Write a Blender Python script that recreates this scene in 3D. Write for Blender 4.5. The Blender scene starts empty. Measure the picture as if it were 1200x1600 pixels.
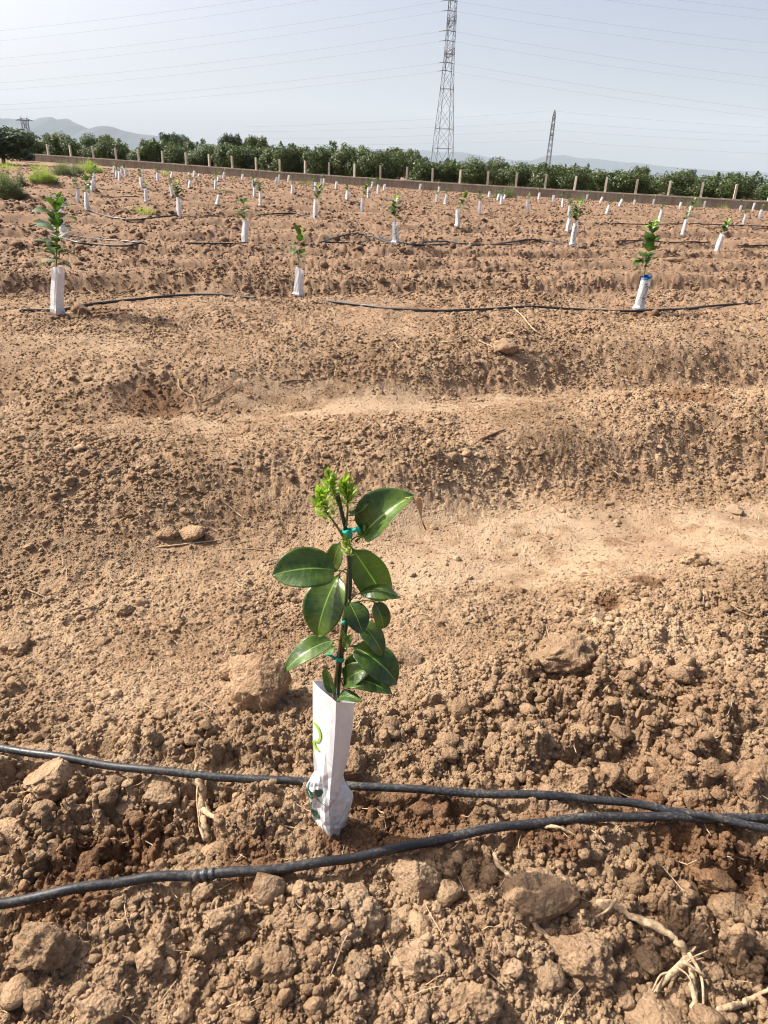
import bpy, math, random
import numpy as np
from mathutils import Vector, Matrix
from mathutils.bvhtree import BVHTree

# ---------------------------------------------------------------- camera, sky, sun, exposure
CAM_H, PITCH, ROLL, FPX = 1.40, math.radians(26.74), math.radians(2.4), 1063.0
SUN_EL, SUN_DIR = math.radians(44.0), (-0.953, 0.303)       # where the sun stands (horizontal)
SC = bpy.context.scene
COL = SC.collection
F = np.array([0, math.cos(PITCH), -math.sin(PITCH)])
R0 = np.array([1.0, 0, 0]); U0 = np.array([0, math.sin(PITCH), math.cos(PITCH)])
RR = math.cos(ROLL)*R0 + math.sin(ROLL)*U0
UU = -math.sin(ROLL)*R0 + math.cos(ROLL)*U0
CAM = np.array([0, 0, CAM_H])
cd = bpy.data.cameras.new('camera'); cam = bpy.data.objects.new('camera', cd); COL.objects.link(cam)
cd.sensor_fit = 'VERTICAL'; cd.sensor_height = 36.0; cd.lens = FPX/1600*36.0
cd.clip_start = 0.05; cd.clip_end = 60000
cam.matrix_world = Matrix(((RR[0], UU[0], -F[0], 0), (RR[1], UU[1], -F[1], 0), (RR[2], UU[2], -F[2], CAM_H), (0, 0, 0, 1)))
SC.camera = cam
w = bpy.data.worlds.new('World'); SC.world = w; w.use_nodes = True
nt = w.node_tree; bg = nt.nodes['Background']
sky = nt.nodes.new('ShaderNodeTexSky'); sky.sky_type = 'NISHITA'; sky.sun_disc = False
sky.sun_elevation = SUN_EL; sky.sun_rotation = math.atan2(SUN_DIR[0], SUN_DIR[1])
sky.air_density = .55; sky.dust_density = 7.0; sky.ozone_density = .4; sky.altitude = 100
nt.links.new(sky.outputs[0], bg.inputs[0]); bg.inputs[1].default_value = 0.137
ld = bpy.data.lights.new('sun', 'SUN'); ld.energy = 5.0; ld.angle = math.radians(0.5); ld.color = (1.0, 0.955, 0.88)
sun = bpy.data.objects.new('sun', ld); COL.objects.link(sun)
sd = Vector((SUN_DIR[0]*math.cos(SUN_EL), SUN_DIR[1]*math.cos(SUN_EL), math.sin(SUN_EL)))
sun.rotation_euler = sd.to_track_quat('Z', 'Y').to_euler(); sun.location = (0, 0, 60)
SC.view_settings.view_transform = 'Standard'; SC.view_settings.look = 'None'
SC.view_settings.gamma = 1; SC.view_settings.use_curve_mapping = False; SC.view_settings.exposure = 0.79
SC.render.engine = 'CYCLES'
SC.cycles.max_bounces = 6; SC.cycles.diffuse_bounces = 3; SC.cycles.volume_bounces = 0; SC.cycles.filter_width = 1.1

random.seed(7); RNG = np.random.default_rng(7)

# ---------------------------------------------------------------- noise
def hsh(ix, iy, iz, seed):
    h = (ix.astype(np.int64)*374761393 + iy.astype(np.int64)*668265263 + iz*2147483647 + seed*974634777) & 0xffffffff
    h = ((h ^ (h >> 13))*1274126177) & 0xffffffff
    h = ((h ^ (h >> 16))*2246822519) & 0xffffffff
    return ((h ^ (h >> 15)) & 0xffffff).astype(np.float32)/16777216.0
def vn2(x, y, seed=0):
    fx = np.floor(x); fy = np.floor(y); u = x-fx; v = y-fy
    u = u*u*(3-2*u); v = v*v*(3-2*v); ix = fx.astype(np.int64); iy = fy.astype(np.int64)
    a = hsh(ix, iy, 0, seed); b = hsh(ix+1, iy, 0, seed); c = hsh(ix, iy+1, 0, seed); d = hsh(ix+1, iy+1, 0, seed)
    return (a+(b-a)*u)*(1-v)+(c+(d-c)*u)*v
def fbm2(x, y, seed=0, o=4):
    s = 0; a = .5; t = 0
    for i in range(o):
        s = s+a*vn2(x*2**i+i*17.3, y*2**i-i*9.1, seed+i); t += a; a *= .5
    return s/t
def vn3(p, seed=0):
    f = np.floor(p); u = p-f; u = u*u*(3-2*u); i = f.astype(np.int64); r = 0
    for dx in (0, 1):
        for dy in (0, 1):
            for dz in (0, 1):
                wgt = (u[:, 0] if dx else 1-u[:, 0])*(u[:, 1] if dy else 1-u[:, 1])*(u[:, 2] if dz else 1-u[:, 2])
                r = r + wgt*hsh(i[:, 0]+dx, i[:, 1]+dy, (i[:, 2]+dz)*7919, seed)
    return r
def sstep(a, b, x):
    t = np.clip((x-a)/(b-a), 0, 1); return t*t*(3-2*t)

# ---------------------------------------------------------------- terrain
PV = [-50, 0.0, .9, 1.6, 2.0, 2.35, 2.95, 3.12, 3.50, 3.9, 4.25, 4.5, 4.95, 5.30, 5.8, 6.4, 7.2, 8.3, 8.8, 9.3, 9.62, 10.3, 11.1, 11.45, 12.2, 12.9, 13.2, 14.2, 15.4, 15.8, 17.0, 18.2, 18.7, 20.2, 21.6, 22.2, 24, 25.5, 26.2, 28, 30, 31, 33, 35, 36, 300]
PZ = [0, 0.0, .02, 0, -.06, -.12, -.13, -.10, .07, .08, 0, -.11, -.12, .05, .12, .07, .09, .08, -.06, -.08, .10, .09, -.08, .08, .08, -.08, .10, .09, -.10, .09, .08, -.10, .11, .08, -.11, .11, .08, -.11, .11, .0, -.1, .1, 0, -.1, .1, 0]
WX = [-80, -45, -31, -20, -10, 0, 10, 26, 60]; WT = [2.0, 1.7, 1.42, 1.20, .93, .745, .625, .475, .35]   # wall top height
SKEW = .27
def base_h(x, y):
    x = np.asarray(x, dtype=np.float64); y = np.asarray(y, dtype=np.float64)
    v = y-SKEW*x+.5*(fbm2(x*.55+3, y*.25, 11, 3)-.5)*np.clip(y-.6, 0, 2)
    vs = np.interp(v, PV, PZ)
    vs = (vs+np.interp(v-.06, PV, PZ)+np.interp(v+.06, PV, PZ))/3*(.70+1.0*fbm2(x*.35+50, y*.5, 13, 2))
    amp = 1-sstep(36, 45, y)*.6
    side = (np.interp(x, WX, WT)-.62)*sstep(6, 50, y)
    lf = (fbm2(x*1.1, y*1.1, 21, 3)-.5)*.10*sstep(.3, 4, np.abs(y)) + (fbm2(x*3.1, y*3.1, 25, 2)-.5)*.035
    far = sstep(120, 400, np.hypot(x, y))
    z = side+(vs*amp+lf)*(1-far*.8)
    return z*(1-far*.7) - far*3.0
def crust_mask(x, y):
    """1 on the smooth dried mud in the furrows"""
    v = y-SKEW*x
    n = fbm2(x*2.3, y*4.3, 31, 3); m = fbm2(x*.8+9, y*.8, 37, 2)
    a = sstep(.52, .22, np.abs(v-2.62+.15*(m-.5)+ .06*x))*sstep(-.35, .35, x+.9*(n-.5))*sstep(.30, .46, n+.1)
    b = sstep(.40, .16, np.abs(v-4.72))*sstep(.42, .60, n+.06)*sstep(-1.6, -1.2, x)
    return np.clip(a+b, 0, 1)
def rough(x, y):
    v = y-SKEW*x
    r = .44+.85*sstep(.25, .75, fbm2(x*1.3+5, y*1.6, 41, 3))
    near = 1+.62*sstep(1.75, 1.2, v)
    bank = sstep(.05, .13, np.interp(v+.12, PV, PZ)-np.interp(v-.12, PV, PZ))*(y > 1.5); r = r*(1-.5*bank)+.75*bank
    return r*near*(1-.90*crust_mask(x, y))
def dome(x, y, cell, seed, dens):
    gx = x/cell; gy = y/cell
    wx = gx+.55*(vn2(gx*1.7, gy*1.7, seed+50)-.5); wy = gy+.55*(vn2(gx*1.7+31, gy*1.7, seed+51)-.5)
    ix = np.floor(wx).astype(np.int64); iy = np.floor(wy).astype(np.int64)
    best = np.zeros_like(wx)
    for dx in (-1, 0, 1):
        for dy in (-1, 0, 1):
            jx = ix+dx; jy = iy+dy
            h1 = hsh(jx, jy, 1, seed); h2 = hsh(jx, jy, 2, seed); h3 = hsh(jx, jy, 3, seed); h4 = hsh(jx, jy, 4, seed)
            ax = wx-(jx+h1); ay = wy-(jy+h2)
            r = .32+.42*h3
            d2 = (ax*ax+ay*ay)/(r*r)
            hh = np.sqrt(np.clip(1-d2, 0, 1))*r*(1.0+.5*(ax*(h4-.5)+ay*(h3-.5))*4)
            hh = np.minimum(hh, r*(.62+.38*h4))
            best = np.maximum(best, hh*(h4 < dens))
    return best
LAYERS = [(.34, .24, .35, 61), (.17, .42, .42, 62), (.088, .55, .55, 63), (.046, .62, .62, 64), (.024, .66, .70, 65), (.0125, .62, .8, 66)]
def detail_h(x, y, spacing):
    rg = rough(x, y)*keepout(x, y); v = y-SKEW*x; D = np.hypot(x, y); out = np.zeros_like(x)
    big = sstep(1.8, 1.1, v)
    for hx, hy, hr_, hd in HOLES: out = out-hd*np.exp(-(((x-hx)/1.2)**2+(y-hy)**2)**2/hr_**4)
    clump = fbm2(x*3.7, y*3.7, 71, 2)
    for cell, amp, dens, seed in LAYERS:
        lod = sstep(1.15, .75, spacing/cell)
        if cell > .1: k = big*.50+.55*sstep(5, 12, D)+.16
        elif cell > .06: k = .45+.15*big+.55*sstep(4, 10, D)
        else: k = 1.0+.35*big-.35*sstep(1.8, 3, D)*sstep(9, 6, D)
        sel = lod > .001
        d = np.zeros_like(x)
        if sel.any():
            d[sel] = dome(x[sel], y[sel], cell, seed, dens)-.16
        out += d*cell*amp*k*lod*rg*(.55+.9*clump)
    cr = crust_mask(x, y)
    out += (fbm2(x*60, y*60, 77, 3)-.5)*.0035*(spacing < .02)*(1-.6*cr)+(fbm2(x*11, y*11, 83, 3)-.5)*.016*cr
    out += (fbm2(x*6.5, y*6.5, 79, 3)-.5)*.03*(.6+.5*clump)*(1-cr*.8)
    return out
def ground_h(x, y):
    x = np.asarray(x, dtype=np.float64); y = np.asarray(y, dtype=np.float64)
    return base_h(x, y)+detail_h(x, y, np.hypot(x, y)*.003)

HOSE_W = []
HOLES = []
def keepout(x, y):
    k = np.ones_like(x)
    for S_, r_ in HOSE_W:
        x0, x1, y0, y1 = S_[:, 0].min()-.3, S_[:, 0].max()+.3, S_[:, 1].min()-.3, S_[:, 1].max()+.3
        sel = (x > x0) & (x < x1) & (y > y0) & (y < y1)
        if not sel.any(): continue
        xs = x[sel]; ys = y[sel]; d = np.full(xs.shape, 9.)
        for q in S_: d = np.minimum(d, np.hypot(xs-q[0], ys-q[1]))
        k[sel] = np.minimum(k[sel], .38+.62*sstep(r_*.8, r_*2.2, d))
    return k

def ray(px, py):
    d = F+(px-600)/FPX*RR-(py-800)/FPX*UU
    return d
def hit(px, py, off=0.0):
    """where the line of sight through a pixel meets the smooth ground"""
    d = ray(px, py); t = np.exp(np.linspace(math.log(.5), math.log(150), 6000))
    p = CAM[None]+d[None]*t[:, None]
    g = p[:, 2]-base_h(p[:, 0], p[:, 1])-off
    k = int(np.argmax(g < 0)) if (g < 0).any() else len(t)-1
    k = max(k, 1); f = g[k-1]/(g[k-1]-g[k]) if g[k-1] != g[k] else 0
    return p[k-1]+(p[k]-p[k-1])*f
def at(px, py, Y):
    d = ray(px, py); return CAM+d*(Y/d[1])

# ---------------------------------------------------------------- materials
def mat(name):
    m = bpy.data.materials.new(name); m.use_nodes = True
    return m, m.node_tree, m.node_tree.nodes['Principled BSDF']
def lk(t, a, b): t.links.new(a, b)
def noise(t, vec, scale, detail=4, rough_=.6, dist=0):
    n = t.nodes.new('ShaderNodeTexNoise'); n.inputs['Scale'].default_value = scale; n.inputs['Detail'].default_value = detail
    n.inputs['Roughness'].default_value = rough_; n.inputs['Distortion'].default_value = dist
    if vec is not None: lk(t, vec, n.inputs['Vector'])
    return n
def ramp(t, fac, stops):
    r = t.nodes.new('ShaderNodeValToRGB'); e = r.color_ramp.elements
    while len(e) < len(stops): e.new(.5)
    for i, (p, c) in enumerate(stops): e[i].position = p; e[i].color = (c[0], c[1], c[2], 1)
    lk(t, fac, r.inputs[0]); return r
def mix(t, fac, a, b, mode='MIX'):
    m = t.nodes.new('ShaderNodeMix'); m.data_type = 'RGBA'; m.blend_type = mode
    for s, v in ((m.inputs[0], fac), (m.inputs[6], a), (m.inputs[7], b)):
        if isinstance(v, (int, float)): s.default_value = v
        elif isinstance(v, tuple): s.default_value = (v[0], v[1], v[2], 1)
        else: lk(t, v, s)
    return m.outputs[2]
def bump(t, h, strength, dist, prev=None):
    b = t.nodes.new('ShaderNodeBump'); b.inputs['Strength'].default_value = strength; b.inputs['Distance'].default_value = dist
    lk(t, h, b.inputs['Height'])
    if prev is not None: lk(t, prev, b.inputs['Normal'])
    return b.outputs[0]
def coords(t, out='Object'):
    return t.nodes.new('ShaderNodeTexCoord').outputs[out]
def simple(name, col, rgh=.6, var=.15, scale=8, bmp=0.0, metal=0):
    m, t, b = mat(name); c = coords(t); n = noise(t, c, scale)
    lo = tuple(v*(1-var) for v in col); hi = tuple(min(1, v*(1+var)) for v in col)
    lk(t, ramp(t, n.outputs[0], [(.3, lo), (.7, hi)]).outputs[0], b.inputs['Base Color'])
    b.inputs['Roughness'].default_value = rgh; b.inputs['Metallic'].default_value = metal
    if bmp: lk(t, bump(t, noise(t, c, scale*4).outputs[0], .6, bmp), b.inputs['Normal'])
    return m

def soil_mat(name, attrs=True):
    m, t, b = mat(name)
    g = t.nodes.new('ShaderNodeNewGeometry').outputs['Position']
    n1 = noise(t, g, 1.6, 5, .6); n2 = noise(t, g, 28, 5, .65); n3 = noise(t, g, 220, 3, .6); n4 = noise(t, g, 7, 4, .6)
    c = ramp(t, n1.outputs[0], [(.30, (.222, .146, .084)), (.50, (.306, .207, .128)), (.70, (.384, .272, .171))]).outputs[0]
    c2 = ramp(t, n2.outputs[0], [(.25, (.62, .57, .52)), (.5, (1, 1, 1)), (.75, (1.22, 1.2, 1.16))]).outputs[0]
    c = mix(t, .75, c, c2, 'MULTIPLY')
    c4 = ramp(t, n4.outputs[0], [(.3, (.84, .78, .72)), (.6, (1.05, 1.05, 1.05))]).outputs[0]
    c = mix(t, .8, c, c4, 'MULTIPLY')
    vor = t.nodes.new('ShaderNodeTexVoronoi'); vor.inputs['Scale'].default_value = 130; lk(t, g, vor.inputs['Vector'])
    c5 = ramp(t, n3.outputs[0], [(.3, (.8, .8, .8)), (.7, (1.12, 1.12, 1.1))]).outputs[0]
    c = mix(t, .6, c, c5, 'MULTIPLY')
    if attrs:
        a = t.nodes.new('ShaderNodeAttribute'); a.attribute_name = 'soil'
        s = t.nodes.new('ShaderNodeSeparateColor'); lk(t, a.outputs['Color'], s.inputs[0])
        cc = mix(t, n2.outputs[0], (.300, .213, .134), (.392, .286, .184))
        c = mix(t, s.outputs[0], c, cc)                       # dried mud crust
        wet_shade = mix(t, n2.outputs[0], (.125, .066, .034), (.19, .105, .056))
        c = mix(t, s.outputs[1], c, wet_shade)                      # moist soil by the drippers, plus shade painted at shadow spots and holes
        red = mix(t, n2.outputs[0], (.172, .106, .066), (.262, .168, .108))
        c = mix(t, s.outputs[2], c, red)                      # redder far field
        cmb = t.nodes.new('ShaderNodeCombineColor')
        for q in range(3): lk(t, a.outputs['Alpha'], cmb.inputs[q])
        c = mix(t, 1.0, c, cmb.outputs[0], 'MULTIPLY')
    lk(t, c, b.inputs['Base Color']); b.inputs['Roughness'].default_value = .95
    b.inputs['Specular IOR Level'].default_value = .15
    ck = t.nodes.new('ShaderNodeTexVoronoi'); ck.feature = 'DISTANCE_TO_EDGE'; ck.inputs['Scale'].default_value = 4.2
    wv = t.nodes.new('ShaderNodeVectorMath'); wv.operation = 'ADD'; lk(t, g, wv.inputs[0])
    ws = t.nodes.new('ShaderNodeVectorMath'); ws.operation = 'SCALE'; lk(t, n4.outputs['Color'], ws.inputs[0]); ws.inputs['Scale'].default_value = .22
    lk(t, ws.outputs[0], wv.inputs[1]); lk(t, wv.outputs[0], ck.inputs['Vector'])
    ckr = ramp(t, ck.outputs['Distance'], [(.0, (0, 0, 0)), (.035, (1, 1, 1))]).outputs[0]
    ckm = mix(t, s.outputs[0] if attrs else 0.0, (1, 1, 1), ckr)
    nb = noise(t, g, 70, 5, .7)
    nn = bump(t, nb.outputs[0], 1.0, .010)
    inv = t.nodes.new('ShaderNodeMath'); inv.operation = 'MULTIPLY_ADD'; inv.inputs[1].default_value = -.8; inv.inputs[2].default_value = 1.0
    lk(t, s.outputs[0], inv.inputs[0]); lk(t, inv.outputs[0], nn.node.inputs['Strength'])
    nn = bump(t, ckm, .55, .008, nn)
    nn = bump(t, vor.outputs[0], .8, .004, nn)
    nn = bump(t, n3.outputs[0], .7, .002, nn)
    lk(t, nn, b.inputs['Normal'])
    return m
M_SOIL = soil_mat('soil')

def leaf_mat(name, dark, light, gloss=.32, trans=.25, veins=True, under=None):
    m, t, b = mat(name); out = t.nodes['Material Output']
    n = noise(t, coords(t), 17, 4)
    c = ramp(t, n.outputs[0], [(.40, dark), (.62, light)]).outputs[0]
    nd = noise(t, coords(t), 140, 4, .7)
    c = mix(t, ramp(t, nd.outputs[0], [(.55, (0, 0, 0)), (.75, (.28, .28, .28))]).outputs[0], c, (.34, .27, .17))     # dust
    if veins:
        uv = t.nodes.new('ShaderNodeUVMap').outputs[0]; s = t.nodes.new('ShaderNodeSeparateXYZ'); lk(t, uv, s.inputs[0])
        ab = t.nodes.new('ShaderNodeMath'); ab.operation = 'ABSOLUTE'; lk(t, s.outputs[0], ab.inputs[0])   # u in -1..1
        mr = ramp(t, ab.outputs[0], [(.0, (1, 1, 1)), (.05, (0, 0, 0))]).outputs[0]
        sv = t.nodes.new('ShaderNodeMath'); sv.operation = 'MULTIPLY_ADD'; lk(t, ab.outputs[0], sv.inputs[0]); sv.inputs[1].default_value = -.10
        lk(t, s.outputs[1], sv.inputs[2])
        si = t.nodes.new('ShaderNodeMath'); si.operation = 'MULTIPLY'; lk(t, sv.outputs[0], si.inputs[0]); si.inputs[1].default_value = 62
        sn = t.nodes.new('ShaderNodeMath'); sn.operation = 'SINE'; lk(t, si.outputs[0], sn.inputs[0])
        vr = ramp(t, sn.outputs[0], [(.86, (0, 0, 0)), (1.0, (.13, .13, .13))]).outputs[0]
        c = mix(t, mr, c, tuple(min(1, v*2.6) for v in light))
        c = mix(t, vr, c, tuple(min(1, v*1.9) for v in light))
        nn = bump(t, sn.outputs[0], .12, .0004)
        nn = bump(t, n.outputs[0], .6, .006, nn)
        lk(t, nn, b.inputs['Normal'])
    lk(t, c, b.inputs['Base Color']); b.inputs['Roughness'].default_value = gloss
    b.inputs['Specular IOR Level'].default_value = .55
    tr = t.nodes.new('ShaderNodeBsdfTranslucent')
    tc = mix(t, 1.0, c, (1.5, 1.9, .7), 'MULTIPLY'); lk(t, tc, tr.inputs[0])
    ms = t.nodes.new('ShaderNodeMixShader'); ms.inputs[0].default_value = trans
    lk(t, b.outputs[0], ms.inputs[1]); lk(t, tr.outputs[0], ms.inputs[2]); lk(t, ms.outputs[0], out.inputs[0])
    return m
M_LEAF = leaf_mat('citrus_leaf', (.036, .082, .016), (.125, .195, .036), .36, .30)
M_LEAF2 = leaf_mat('citrus_leaf_pale', (.10, .165, .035), (.15, .22, .055), .42, .35)
M_NEW = leaf_mat('new_growth', (.20, .28, .038), (.31, .40, .06), .5, .35, veins=False)
M_SAPF = leaf_mat('sapling_leaf', (.028, .066, .014), (.080, .140, .030), .36, .22, veins=False)
M_TREE = leaf_mat('orchard_leaf', (.028, .050, .011), (.108, .142, .034), .5, .16, veins=False)
M_DARKTREE = leaf_mat('dark_tree_leaf', (.020, .040, .018), (.05, .08, .03), .6, .2, veins=False)
M_WEED = leaf_mat('weed_leaf', (.22, .26, .06), (.38, .41, .13), .7, .3, veins=False)
M_WEEDG = leaf_mat('grey_weed_leaf', (.12, .14, .07), (.23, .25, .13), .7, .2, veins=False)
M_DRY = simple('dried_leaf', (.48, .27, .12), .7, .35, 60)
M_STEM = simple('green_stem', (.12, .15, .045), .6, .3, 60)
M_BARK = simple('brown_bark', (.20, .125, .07), .8, .3, 90, .0006)
M_STAKE = simple('dark_green_stake', (.014, .04, .022), .45, .3, 40)
M_TIE = simple('teal_tie', (.02, .36, .26), .35, .2, 60)
M_WOOD = simple('dry_root_wood', (.39, .275, .165), .95, .5, 120, .004)
M_TRUNK = simple('tree_trunk', (.10, .075, .05), .9, .3, 10)
M_BLUE = simple('blue_liner', (.02, .10, .30), .4, .2, 30)
M_PRINT = simple('dark_green_print', (.03, .10, .06), .5, .1, 30)
M_PRINTL = simple('light_green_print', (.30, .52, .05), .5, .1, 30)
M_STEEL = simple('galvanised_steel', (.10, .10, .11), .6, .2, 2, 0, .2)
M_WIRE = simple('wire_aluminium', (.22, .23, .25), .6, .1, 1)
M_INSUL = simple('insulator_glass', (.10, .10, .11), .4, .1, 5)
M_HILL = simple('hill_scrub', (.020, .038, .050), .95, .35, .0012)

def conc_mat():
    m, t, b = mat('weathered_concrete'); c = coords(t)
    n = noise(t, c, 1.3, 6, .7); n2 = noise(t, c, 22, 4)
    mp = t.nodes.new('ShaderNodeMapping'); mp.inputs['Scale'].default_value = (3, 3, .25); lk(t, c, mp.inputs[0])
    n3 = noise(t, mp.outputs[0], 1.5, 5, .7)
    col = ramp(t, n.outputs[0], [(.3, (.20, .16, .125)), (.7, (.33, .28, .22))]).outputs[0]
    col = mix(t, .7, col, ramp(t, n3.outputs[0], [(.35, (.55, .52, .5)), (.6, (1, 1, 1))]).outputs[0], 'MULTIPLY')
    col = mix(t, .5, col, ramp(t, n2.outputs[0], [(.3, (.75, .75, .75)), (.7, (1.1, 1.1, 1.1))]).outputs[0], 'MULTIPLY')
    lk(t, col, b.inputs['Base Color']); b.inputs['Roughness'].default_value = .95
    lk(t, bump(t, n2.outputs[0], .5, .01), b.inputs['Normal'])
    return m
M_CONC = conc_mat()
M_COPE = simple('pale_concrete_coping', (.42, .37, .30), .9, .25, 3, .004)
M_POST = simple('pale_concrete_post', (.50, .455, .36), .9, .22, 5, .004)

def hose_mat():
    m, t, b = mat('black_polyethylene'); c = coords(t)
    n = noise(t, c, 9, 7, .8); n2 = noise(t, c, 160, 3, .6)
    mx = t.nodes.new('ShaderNodeMath'); mx.operation = 'MULTIPLY'; lk(t, n.outputs[0], mx.inputs[0]); lk(t, n2.outputs[0], mx.inputs[1])
    col = ramp(t, mx.outputs[0], [(.20, (.016, .016, .018)), (.30, (.045, .043, .042)), (.38, (.12, .10, .08))]).outputs[0]
    lk(t, col, b.inputs['Base Color'])
    lk(t, ramp(t, mx.outputs[0], [(.2, (.38,)*3), (.4, (.8,)*3)]).outputs[0], b.inputs['Roughness'])
    lk(t, bump(t, n2.outputs[0], .25, .001), b.inputs['Normal'])
    return m
M_HOSE = hose_mat()

def paper_mat():
    m, t, b = mat('white_coated_card'); c = coords(t); out = t.nodes['Material Output']
    n = noise(t, c, 9, 3); n2 = noise(t, c, 55, 5, .7); s = t.nodes.new('ShaderNodeSeparateXYZ'); lk(t, c, s.inputs[0])
    # soil splashes near the foot: dirt carried by height above the guard's foot
    r = ramp(t, s.outputs[2], [(.0, (.85,)*3), (.16, (.12,)*3)]).outputs[0]
    sp = ramp(t, n2.outputs[0], [(.50, (0,)*3), (.60, (1,)*3)]).outputs[0]
    d = mix(t, 1.0, r, sp, 'MULTIPLY')
    col = ramp(t, n.outputs[0], [(.3, (.72, .735, .76)), (.7, (.80, .81, .825))]).outputs[0]
    lk(t, mix(t, d, col, (.42, .30, .2)), b.inputs['Base Color']); b.inputs['Roughness'].default_value = .45
    cr_ = t.nodes.new('ShaderNodeTexVoronoi'); cr_.feature = 'DISTANCE_TO_EDGE'; cr_.inputs['Scale'].default_value = 13; lk(t, c, cr_.inputs['Vector'])
    cf = ramp(t, cr_.outputs['Distance'], [(.0, (0, 0, 0)), (.12, (1, 1, 1))]).outputs[0]; low = ramp(t, s.outputs[2], [(.14, (1,)*3), (.26, (.12,)*3)]).outputs[0]
    nb_ = bump(t, cf, .5, .0035); lk(t, low, nb_.node.inputs['Strength'])
    lk(t, bump(t, n.outputs[0], .25, .003, nb_), b.inputs['Normal'])
    tr = t.nodes.new('ShaderNodeBsdfTranslucent'); tr.inputs[0].default_value = (.75, .78, .82, 1)
    ms = t.nodes.new('ShaderNodeMixShader'); ms.inputs[0].default_value = .16
    lk(t, b.outputs[0], ms.inputs[1]); lk(t, tr.outputs[0], ms.inputs[2]); lk(t, ms.outputs[0], out.inputs[0])
    return m
M_PAPER = paper_mat()

# ---------------------------------------------------------------- mesh helpers
def mesh_np(name, V, Q, m, smooth=True):
    """V (n,3); Q (k,3) or (k,4)"""
    V = np.ascontiguousarray(V, dtype=np.float32); Q = np.ascontiguousarray(Q, dtype=np.int32)
    me = bpy.data.meshes.new(name); k = Q.shape[1]
    me.vertices.add(len(V)); me.vertices.foreach_set('co', V.ravel())
    me.loops.add(Q.size); me.loops.foreach_set('vertex_index', Q.ravel())
    me.polygons.add(len(Q)); me.polygons.foreach_set('loop_start', np.arange(0, Q.size, k, dtype=np.int32))
    try: me.polygons.foreach_set('loop_total', np.full(len(Q), k, dtype=np.int32))
    except Exception: pass
    me.update(calc_edges=True)
    me.polygons.foreach_set('use_smooth', np.full(len(Q), smooth, dtype=bool))
    if m: me.materials.append(m)
    return me
def link(name, me, parent=None, loc=None):
    o = bpy.data.objects.new(name, me); COL.objects.link(o)
    if parent is not None: o.parent = parent
    if loc is not None: o.location = loc
    return o
def tag(o, label=None, cat=None, group=None, kind=None):
    if label: o['label'] = label
    if cat: o['category'] = cat
    if group: o['group'] = group
    if kind: o['kind'] = kind
    return o
def empty(name, loc, label, cat, group=None):
    o = bpy.data.objects.new(name, None); COL.objects.link(o); o.location = loc; o.empty_display_size = .1
    return tag(o, label, cat, group)
class MB:
    def __init__(s): s.v = []; s.f = []; s.uv = []
    def add(s, vs, fs):
        k = len(s.v); s.v += [tuple(map(float, p)) for p in vs]; s.f += [tuple(i+k for i in f) for f in fs]
    def tube(s, pts, rad, n=8, caps=True, sq=False):
        pts = [Vector(p) for p in pts]; rs = rad if isinstance(rad, (list, tuple)) else [rad]*len(pts); rings = []
        ref = Vector((0, 0, 1)) if abs((pts[1]-pts[0]).normalized().z) < .9 else Vector((1, 0, 0))
        k0 = len(s.v)
        for i, p in enumerate(pts):
            t = (pts[min(i+1, len(pts)-1)]-pts[max(i-1, 0)]).normalized()
            a = t.cross(ref).normalized(); b2 = t.cross(a).normalized()
            for j in range(n):
                q = 2*math.pi*j/n+(math.pi/4 if n == 4 else 0); s.v.append(tuple(p+a*math.cos(q)*rs[i]+b2*math.sin(q)*rs[i]))
        for i in range(len(pts)-1):
            for j in range(n):
                s.f.append((k0+i*n+j, k0+i*n+(j+1) % n, k0+(i+1)*n+(j+1) % n, k0+(i+1)*n+j))
        if caps:
            s.f.append(tuple(k0+j for j in range(n))[::-1]); s.f.append(tuple(k0+(len(pts)-1)*n+j for j in range(n)))
    def box(s, a, b):
        x0, y0, z0 = a; x1, y1, z1 = b
        s.add([(x0, y0, z0), (x1, y0, z0), (x1, y1, z0), (x0, y1, z0), (x0, y0, z1), (x1, y0, z1), (x1, y1, z1), (x0, y1, z1)],
              [(0, 3, 2, 1), (4, 5, 6, 7), (0, 1, 5, 4), (1, 2, 6, 5), (2, 3, 7, 6), (3, 0, 4, 7)])
    def mesh(s, name, m, smooth=True, mats=None):
        me = bpy.data.meshes.new(name); me.from_pydata(s.v, [], s.f); me.update()
        me.polygons.foreach_set('use_smooth', [smooth]*len(me.polygons))
        me.materials.append(m)
        return me
    def build(s, name, m, parent=None, loc=None, smooth=True): return link(name, s.mesh(name, m, smooth), parent, loc)
def spline(pts, n=8):
    P = [np.array(p, dtype=float) for p in pts]; out = []
    P = [2*P[0]-P[1]]+P+[2*P[-1]-P[-2]]
    for i in range(1, len(P)-2):
        for k in range(n):
            t = k/n
            out.append(.5*((2*P[i])+(-P[i-1]+P[i+1])*t+(2*P[i-1]-5*P[i]+4*P[i+1]-P[i+2])*t*t+(-P[i-1]+3*P[i]-3*P[i+1]+P[i+2])*t**3))
    out.append(P[-2]); return out
ORD = ['', 'first', 'second', 'third', 'fourth', 'fifth', 'sixth', 'seventh', 'eighth', 'ninth', 'tenth', 'eleventh', 'twelfth', 'thirteenth', 'fourteenth', 'fifteenth', 'sixteenth', 'seventeenth', 'eighteenth', 'nineteenth', 'twentieth', 'twenty-first', 'twenty-second', 'twenty-third', 'twenty-fourth', 'twenty-fifth', 'twenty-sixth', 'twenty-seventh', 'twenty-eighth', 'twenty-ninth', 'thirtieth', 'thirty-first', 'thirty-second', 'thirty-third', 'thirty-fourth', 'thirty-fifth', 'thirty-sixth', 'thirty-seventh', 'thirty-eighth', 'thirty-ninth', 'fortieth', 'forty-first', 'forty-second', 'forty-third', 'forty-fourth', 'forty-fifth', 'forty-sixth', 'forty-seventh']

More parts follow.
